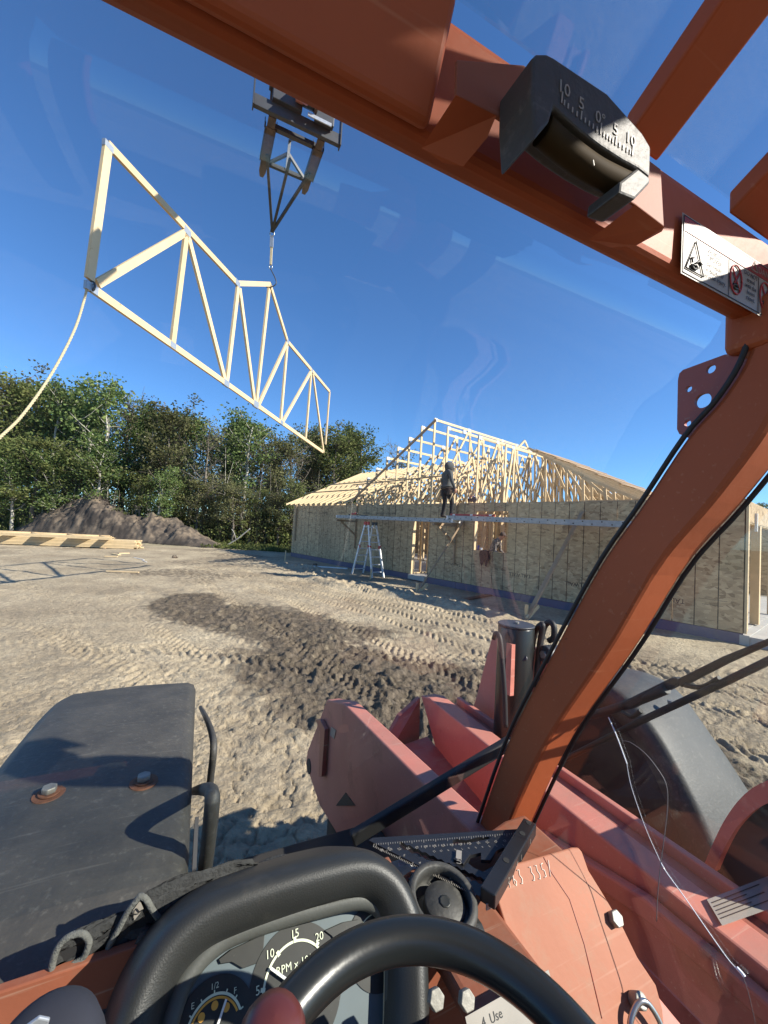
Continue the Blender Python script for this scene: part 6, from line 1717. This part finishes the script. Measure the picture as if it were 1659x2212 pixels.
MB().beam(IP(489, 2158, .006), IP(470, 2215, .006), .0026, .0014, side=pn_l).build('fuel_needle', M['white'], pod)
for px, py in ((464, 2172), (489, 2176), (435, 2198)):
    c_ = IP(px, py, .003); disc(c_.x - pp0.x, (c_ - pp0).dot(ps_l), .0042, .003, M['print_orange'], 'fuel_symbol', n=16)
def blank(pix, name):
    P = [IP(x, y, .0018) for x, y in pix]; MB().prism(P, pn_l * .0022).build(name, M['dial_dark'], pod, .0006)
blank([(472, 2072), (500, 2050), (560, 2022), (571, 2020), (569, 2048), (552, 2082), (524, 2092), (500, 2078), (476, 2082)], 'blank_panel')
blank([(700, 2010), (740, 1992), (772, 1986), (784, 2000), (776, 2018), (752, 2046), (730, 2046), (716, 2022)], 'blank_panel')
c_ = IP(815, 2040, .0); disc(c_.x - pp0.x, (c_ - pp0).dot(ps_l), .048, .0015, M['dial_dark'], 'temperature_face')
disc(c_.x - pp0.x, (c_ - pp0).dot(ps_l), .034, .0024, M['print_white'], 'temperature_scale', rad(60), rad(150), .0325)
text_mesh('temperature_text', '°F\n176', .008, frame_mtx(IP(786, 2022, .003), RX, ps_l), M['print_white'], pod, 'CENTER', .0001)
# steering wheel
sw = empty('steering_wheel', (0, 0, 0), 0, TH)
wc = V(.238, .199, -.493); we = Vector((0, math.cos(rad(10.1)), math.sin(rad(10.1)))); wn_ = Vector((0, -math.sin(rad(10.1)), math.cos(rad(10.1))))
MB().tube([wc + RX * (.178 * math.cos(t_)) + we * (.178 * math.sin(t_)) for t_ in [i * math.pi / 48 for i in range(96)]], .0205, 20, closed=True).build('rim', M['black_gloss'], sw)
MB().cyl(wc - wn_ * .06, wc - wn_ * .015, .05, 24).build('hub', M['black_vinyl'], sw, .006)
for an in (-90, 0, 180): MB().beam(wc - wn_ * .03 + RX * (.04 * math.cos(rad(an))) + we * (.04 * math.sin(rad(an))), wc + RX * (.165 * math.cos(rad(an))) + we * (.165 * math.sin(rad(an))), .03, .012, side=wn_).build('spoke', M['black_gloss'], sw, .003)
MB().cyl(wc - wn_ * .35 + we * .12, wc - wn_ * .06, .035, 18).build('steering_column', M['black_vinyl'], sw)
kq = wc + RX * (.178 * math.cos(rad(160))) + we * (.178 * math.sin(rad(160))) + wn_ * .02
kq = PV(585, 2262, U=-.415)
prof_k = [(.0001, .030), (.012, .029), (.021, .024), (.026, .014), (.026, .004), (.016, -.006), (.010, -.02), (.010, -.05)]
MB().grid([[kq + RX * (r * math.cos(t_ * .3142)) + we * (r * math.sin(t_ * .3142)) + wn_ * z for t_ in range(20)] for r, z in prof_k], closed=True).build('spinner_knob', M['maroon_knob'], sw)
# black screw cap with a recessed lid, right of the pod
capc = PV(953, 1955, U=-.612)
cap = empty('reservoir_cap', (0, 0, 0), 0, TH)
def lathe(name, prof_, c_, m, par, n=40, ax=UZ):
    x = ax.cross(FY).normalized(); y = ax.cross(x)
    return MB().grid([[c_ + x * (r * math.cos(2 * math.pi * i / n)) + y * (r * math.sin(2 * math.pi * i / n)) + ax * z for i in range(n)] for r, z in prof_], closed=True).build(name, m, par)
cax = Vector((0, -.22, 1)).normalized()
lathe('cap_ring', [(.058, -.03), (.058, .012), (.056, .018), (.049, .020), (.0455, .018), (.045, .004), (.045, -.012), (.0001, -.012)], capc, M['black_plastic'], cap, ax=cax)
lathe('cap_lid', [(.034, -.011), (.034, .005), (.0325, .008), (.0001, .008)], capc + RX * .004 - FY * .003, M['black_plastic'], cap, ax=cax)
lathe('lid_boss', [(.010, .0075), (.0095, .010), (.007, .0095), (.0001, .0095)], capc + RX * .004 - FY * .003, M['dial_dark'], cap, 8, ax=cax)
for k in range(36):
    t_ = k * 2 * math.pi / 36
    if not (-.9 < t_ < 1.0 or t_ > 5.2): continue
    x = cax.cross(FY).normalized(); y = cax.cross(x)
    c_ = capc + x * (.0585 * math.cos(t_)) + y * (.0585 * math.sin(t_)) - cax * .006
    MB().beam(c_ - cax * .018, c_ + cax * .018, .004, .003).build('grip_rib', M['black_plastic'], cap)
MB().box(V(.555, .415, -.640), (.09, .10, .05)).build('cap_base', M['black_vinyl'], dash2, .015)
# lever boot at the lower left
bq = PV(92, 2285, F=.44)
lathe('lever_boot', [(.046, -.06), (.045, -.02), (.041, .006), (.033, .018), (.019, .024), (.0001, .026)], bq, M['navy'], TH, ax=Vector((0, -.4, 1)).normalized())
MB().prism([PV(x, y, F=.415) for x, y in ((30, 2230), (86, 2190), (110, 2195), (95, 2240))], (0, -.003, 0)).build('boot_panel', M['galv'], TH, .001)

# ------------------------------------------------------------------ things lying in the cab
def z3(x, y): return ((1150 + x * .4219) * .6636, (2600 + y * .4219) * .6636)
SQU = -.606
def SP(x, y, up=0.0): return PV(*z3(x, y), U=SQU + up)
sq0 = SP(1040, 700)
sqr = empty('rafter_square', w_of(Vector((sq0.x, sq0.y, SQU + H))), -VAZ)
tag(sqr, 'black metal rafter square with white scale marks lying by the pillar foot', 'rafter square')
def SL_(x, y, up=0.0): return SP(x, y, up) - Vector((sq0.x, sq0.y, SQU + H))
def s2(x, y): q = SL_(x, y); return (q.x, q.y)
tooth = []
for k in range(23):
    u = k / 22.0; tooth.append((345 + 665 * u + (0 if k % 2 else 4), 352 + 300 * u - (10 if k % 2 else -6)))
low_edge = [(1000 - 640 * k / 22.0, 690 - 290 * k / 22.0 + (8 if k % 2 else -6)) for k in range(23)]
holes = [[s2(x, y) for x, y in tooth + low_edge], [s2(x, y) for x, y in ((880, 520), (905, 460), (985, 440), (985, 495), (1055, 500), (1105, 425), (1160, 400), (1185, 430), (1090, 540), (1000, 590), (930, 560))], [s2(x, y) for x, y in ((765, 345), (800, 335), (870, 345), (960, 322), (1040, 318), (1060, 330), (890, 368), (770, 378))]]
holed_plate('blade', [s2(x, y) for x, y in ((118, 345), (150, 325), (1300, 255), (1330, 250), (1010, 780), (990, 790))], holes, Matrix.Translation((0, 0, .003)), .003, M['anodised'], sqr)
f0, f1 = SL_(1362, 215, .012), SL_(1035, 770, .012)
fe = MB().beam(f0, f1, .026, .024).build('fence', M['anodised'], sqr, .002)
fd = (f1 - f0)
for u in (.04, .22, .62): MB().cyl(f0 + fd * u + Vector((0, 0, .0116)), f0 + fd * u + Vector((0, 0, .0128)), .0055, 14).build('fence_hole', M['dark'], fe)  # dark discs painted for the shade in the fence holes
e0_, e1_ = Vector((118, 345)), Vector((1300, 255)); g0_, g1_ = Vector((125, 365)), Vector((985, 775))
mb = MB()
def tick(p, d_, ln):
    a_ = SL_(p.x, p.y, .0064); b_ = SL_(p.x + d_.x * ln, p.y + d_.y * ln, .0064); mb.beam(a_, b_, .0009, .0004, side=(0, 0, 1))
for k in range(60):
    u = .05 + .93 * k / 60; tick(e0_.lerp(e1_, u) + Vector((0, 4)), Vector((.05, 1)), 22 if k % 5 == 0 else 12)
for k in range(64):
    u = .03 + .93 * k / 64; tick(g0_.lerp(g1_, u) + Vector((4, -4)), Vector((.25, -1)), 26 if k % 8 == 0 else 14)
for k in range(18):
    u = k / 18; tick(Vector((525 + 400 * u, 362 - 26 * u)), Vector((0, 1)), 14)
tk = mb.build('scale_marks', M['sticker'], sqr); tk['kind'] = 'stuff'
def sqtext(s_, x, y, size, rot=0, m='sticker'):
    c_ = SL_(x, y, .0064); X = Vector((math.cos(rot), math.sin(rot), 0)); text_mesh('scale_number', s_, size, frame_mtx(c_, X, Vector((-X.y, X.x, 0))), M[m], sqr, 'CENTER', .0001)
for i, s_ in enumerate(('85', '80', '75', '70', '65', '60', '55', '50', '45', '40', '35', '30', '25', '20', '15', '10')):
    u = .08 + .86 * i / 15; p = e0_.lerp(e1_, u); sqtext(s_, p.x, p.y + 52, .0075, math.pi + .2)
for i, s_ in enumerate(('12', '10', '9', '8', '7', '6', '5', '4', '3', '2', '1')):
    p = Vector((620, 400)).lerp(Vector((1150, 352)), i / 10); sqtext(s_, p.x, p.y, .006, math.pi + .2)
for i, s_ in enumerate(('6', '5', '4', '3', '2', '1')):
    p = g0_.lerp(g1_, .15 + .14 * i); sqtext(s_, p.x + 14, p.y - 40, .0075, -.9)
up_ = MB().prism([SL_(x, y, .0062) for x, y in ((770, 480), (850, 400), (905, 440), (850, 520))], (0, 0, .004)).build('raised_pad', M['anodised'], sqr, .001)
c_ = SL_(835, 470, .0108); text_mesh('pad_text', 'USA', .0125, frame_mtx(c_, (.62, .78, 0), (-.78, .62, 0)), M['sticker'], sqr, 'CENTER', .0001)
c_ = SL_(815, 430, .0108); MB().box(c_, (.02, .010, .0004), Matrix.Rotation(.9, 3, 'Z')).build('pad_emblem', M['sticker'], sqr)
q = PV(*z3(1030, 810), U=SQU - .004); ql = q - Vector((sq0.x, sq0.y, SQU + H)); MB().box(ql + Vector((.0, -.008, .004)), (.016, .002, .010)).build('fence_label', M['sticker'], sqr)
for s_, u in (('1', .18), ('I', .42), ('II', .52), ('2', .72)):
    p = f0 + fd * u; nd = Vector((fd.y, -fd.x, 0)).normalized(); nd = nd if nd.x > 0 else -nd
    text_mesh('fence_mark', s_, .014, frame_mtx(p + nd * .0135 + Vector((0, 0, -.006)), fd, UZ) if fd.cross(UZ).dot(nd) > 0 else frame_mtx(p + nd * .0135 + Vector((0, 0, -.006)), -fd, UZ), M['sticker'], fe, 'CENTER', .0001)
# white torn paper by the square and a tan rag end behind the pod
pp = w_of(PV(*z3(350, 540), U=-.622))
o = MB().grid([[(x * .012, y * .012, .004 + .004 * math.sin(x * 1.9 + y)) for x in range(6)] for y in range(3)]).build('torn_paper', M['white']); o.location = pp; o.rotation_euler = (0, 0, 0); tag(o, 'small torn white paper between the instrument hood and the rafter square', 'paper')
# gloves
def z1(x, y): return (x * .4822 * .6636, (2750 + y * .4822) * .6636)
def glove(loop, F, shift, n_rows, end_scale, label, tag_pix=None, lift=0.0):
    L0 = smooth_path([PV(*z1(x, y), F=F) for x, y in loop + loop[:1]], 4)[:-1]
    c0 = sum(L0, Vector()) / len(L0); base = Vector((c0.x, c0.y, min(p.z for p in L0)))
    root = empty('work_glove', w_of(base), -VAZ); tag(root, label, 'glove')
    L0 = [p - base for p in L0]; c0 = c0 - base
    rows = [L0]
    for k in range(1, n_rows + 1):
        u = k / n_rows; sc = 1 + (end_scale - 1) * u
        off = Vector(shift) * u + Vector((0, 0, lift * math.sin(u * 3.14)))
        rows.append([c0 + (p - c0) * sc + off + Vector((.003 * math.sin(9 * u + i * .9), 0, .005 * math.sin(6.5 * u + i * 1.4))) for i, p in enumerate(L0)])
    b = MB().grid(rows, closed=True); o = len(b.v) - len(L0); b.f.append(tuple(range(o, o + len(L0)))); b.m.append(0); b.sm.append(True)
    b.build('cuff', M['glove'], root)
    MB().grid([[c0 + (p - c0) * .86 + (q - p) for p, q in zip(L0, r_)] for r_ in [[p + Vector((0, .002, 0)) for p in L0]] + [[p + Vector(shift) * u for p in L0] for u in (.2, .45, .7)]], closed=True).build('lining', M['jacket'], root)  # black inset standing in for the shade inside the open cuff
    MB().tube(L0, .0042, 8, closed=True).build('cuff_piping', M['glove_edge'], root)
    end = c0 + Vector(shift)
    for k in range(4):
        a_ = end + Vector((.01 + .0 * k, .012 * (k - 1.5), -.004)); d_k = Vector((shift[0] * .40 + .006 * k, shift[1] * .3 + .016 * (k - 1.5), -.030))
        MB().tube(smooth_path([a_, a_ + d_k * .5 + Vector((0, 0, .008)), a_ + d_k], 4), [.013] * 7 + [.011, .007], 10).build('finger', M['glove'], root)
    MB().tube(smooth_path([c0 + Vector(shift) * .85, c0 + Vector(shift) * 1.0 + Vector((.02, -.012, -.012)), c0 + Vector(shift) * 1.2 + Vector((.02, -.02, -.03))], 4), [.014] * 6 + [.012, .011, .008], 10).build('thumb', M['glove'], root)
    if tag_pix:
        P = [PV(*z1(x, y), F=F - .001) - base for x, y in tag_pix]
        MB().prism(P, (0, .0006, 0)).build('size_tag', M['sticker'], root)
        c_ = (P[0] + P[2]) * .5; X = (P[1] - P[2]) * -1.0; X = (P[1] - P[2])
        text_mesh('tag_text', 'XL', .013, frame_mtx(PV(*z1(930, 470), F=F - .0025) - base, (.75, 0, .5), (-.5, 0, .75)), M['ink'], root, 'CENTER', .0001)
glove([(945, 345), (870, 440), (800, 570), (735, 690), (740, 745), (810, 735), (900, 690), (985, 640), (1060, 590), (1120, 545), (1075, 500), (1030, 440), (985, 365)], .668, (.155, .022, -.004), 16, .8, 'black ribbed work glove with size tag in its open cuff on the dash', [(945, 378), (968, 432), (908, 510), (890, 452)], .010)
glove([(525, 598), (570, 605), (600, 650), (592, 700), (560, 765), (480, 815), (385, 868), (350, 850), (365, 760), (400, 680), (455, 625)], .664, (.07, .025, -.010), 12, .75, 'second dark work glove lying nearer the left edge of the dash', None, .004)
fz = w_of(PV(545, 1905, F=.735))
rows = [[(.013 * x, .010 * y, .004 * math.sin(x * 2.2 + y) + .006 * (y == 1)) for x in range(8)] for y in range(3)]
o = MB().grid(rows).build('frayed_cloth', M['rope']); o.location = fz + Vector((-.03, 0, .002)); o.rotation_euler = (0, 0, .15); sm = o.modifiers.new('t', 'SOLIDIFY'); sm.thickness = .008
tag(o, 'frayed tan cloth end showing behind the instrument hood', 'cloth')

# ------------------------------------------------------------------ lifting jib on the forks and the hook rig
jib = empty('lifting_jib', VR * rc_ + VF * FH + Vector((0, 0, FU)), -VAZ)
tag(jib, 'dark steel lifting jib frame slipped over the two forks', 'lifting jib')
base = Vector((rc_, FH, FU))
def JP(px, py, z): return PU(px, py, z) - base
JTl = JV - base
zc = FU + .03
for xx in (fl, fr_):
    MB().box((xx - rc_, .52, -.035 + .03), (.17, .72, .008)).build('fork_pocket', M['rusty_steel'], jib)
    for s in (-1, 1): MB().box((xx - rc_ + s * .088, .52, .025), (.010, .72, .11)).build('pocket_side', M['dark_steel'], jib)
    for s in (-1, 1): MB().prism([(xx - rc_ + s * .095, .14, .02), (xx - rc_ + s * .095, .22, .02), (xx - rc_ + s * .095, .16, .16)], (s * .012, 0, 0)).build('pocket_ear', M['dark_steel'], jib)
c0_, c1_ = Vector((fl - rc_ + .06, .18, .06)), Vector((fr_ - rc_ - .06, .18, .06))
MB().beam(c0_, c1_, .08, .08).build('rear_crossbar', M['dark_steel'], jib)
d0_, d1_ = Vector((fl - rc_ + .02, .95, .04)), Vector((fr_ - rc_ - .02, .95, .04))
MB().beam(d0_, d1_, .06, .07).build('front_crossbar', M['dark_steel'], jib)
pt = Vector((0, .78, .55))
MB().beam((0, .94, .04), pt, .05, .06).build('king_post', M['galv'], jib)
MB().beam(pt, (0.02, .22, .08), .05, .05).build('back_strut', M['dark_steel'], jib)
for s in (-1, 1): MB().beam((s * .34, .94, .05), pt.lerp(Vector((0, .94, .04)), .45), .045, .05).build('side_strut', M['dark_steel'], jib)
tipj = JTl
for q_ in (d0_ + Vector((0, -.25, -.05)), Vector((0.0, .6, .0)), d1_ + Vector((0, -.25, -.05))):
    MB().beam(q_, tipj, .05, .055).build('jib_leg', M['dark_steel'], jib)
MB().cyl(tipj + Vector((-.04, 0, .01)), tipj + Vector((.04, 0, .01)), .03, 12).build('tip_pin', M['dark_steel'], jib)
rig = empty('hook_rig', JT)
tag(rig, 'steel shackle, load link and hook hanging from the jib tip to the truss peak', 'hook rig')
dz = PK.z + .05 - JT.z
dxy = Vector((PK.x - JT.x, PK.y - JT.y, 0))
def HP(u, ox=0.0): return Vector((dxy.x * u + ox, dxy.y * u, dz * u))
MB().tube([HP(.03) + Vector((.05 * math.cos(t_ * .628), 0, .055 * math.sin(t_ * .628) - .02)) for t_ in range(10)], .013, 7, closed=True).build('shackle', M['chrome'], rig)
MB().beam(HP(.12), HP(.32), .05, .07).build('load_link', M['galv'], rig)
MB().beam(HP(.32), HP(.66), .035, .045).build('sling_strap', M['rope'], rig)
MB().tube([HP(.70) + Vector((.035 * math.cos(t_ * .628), 0, .045 * math.sin(t_ * .628))) for t_ in range(10)], .011, 7, closed=True).build('link_ring', M['chrome'], rig)
MB().tube(smooth_path([HP(.74), HP(.82, .05), HP(.90, .10), HP(1.0, .14) + Vector((0, 0, -.02)), HP(1.0, .06) + Vector((0, 0, -.10)), HP(1.0, -.06) + Vector((0, 0, -.12)), HP(1.0, -.09) + Vector((0, 0, -.06))], 5), .012, 7).build('hook', M['dark_steel'], rig)
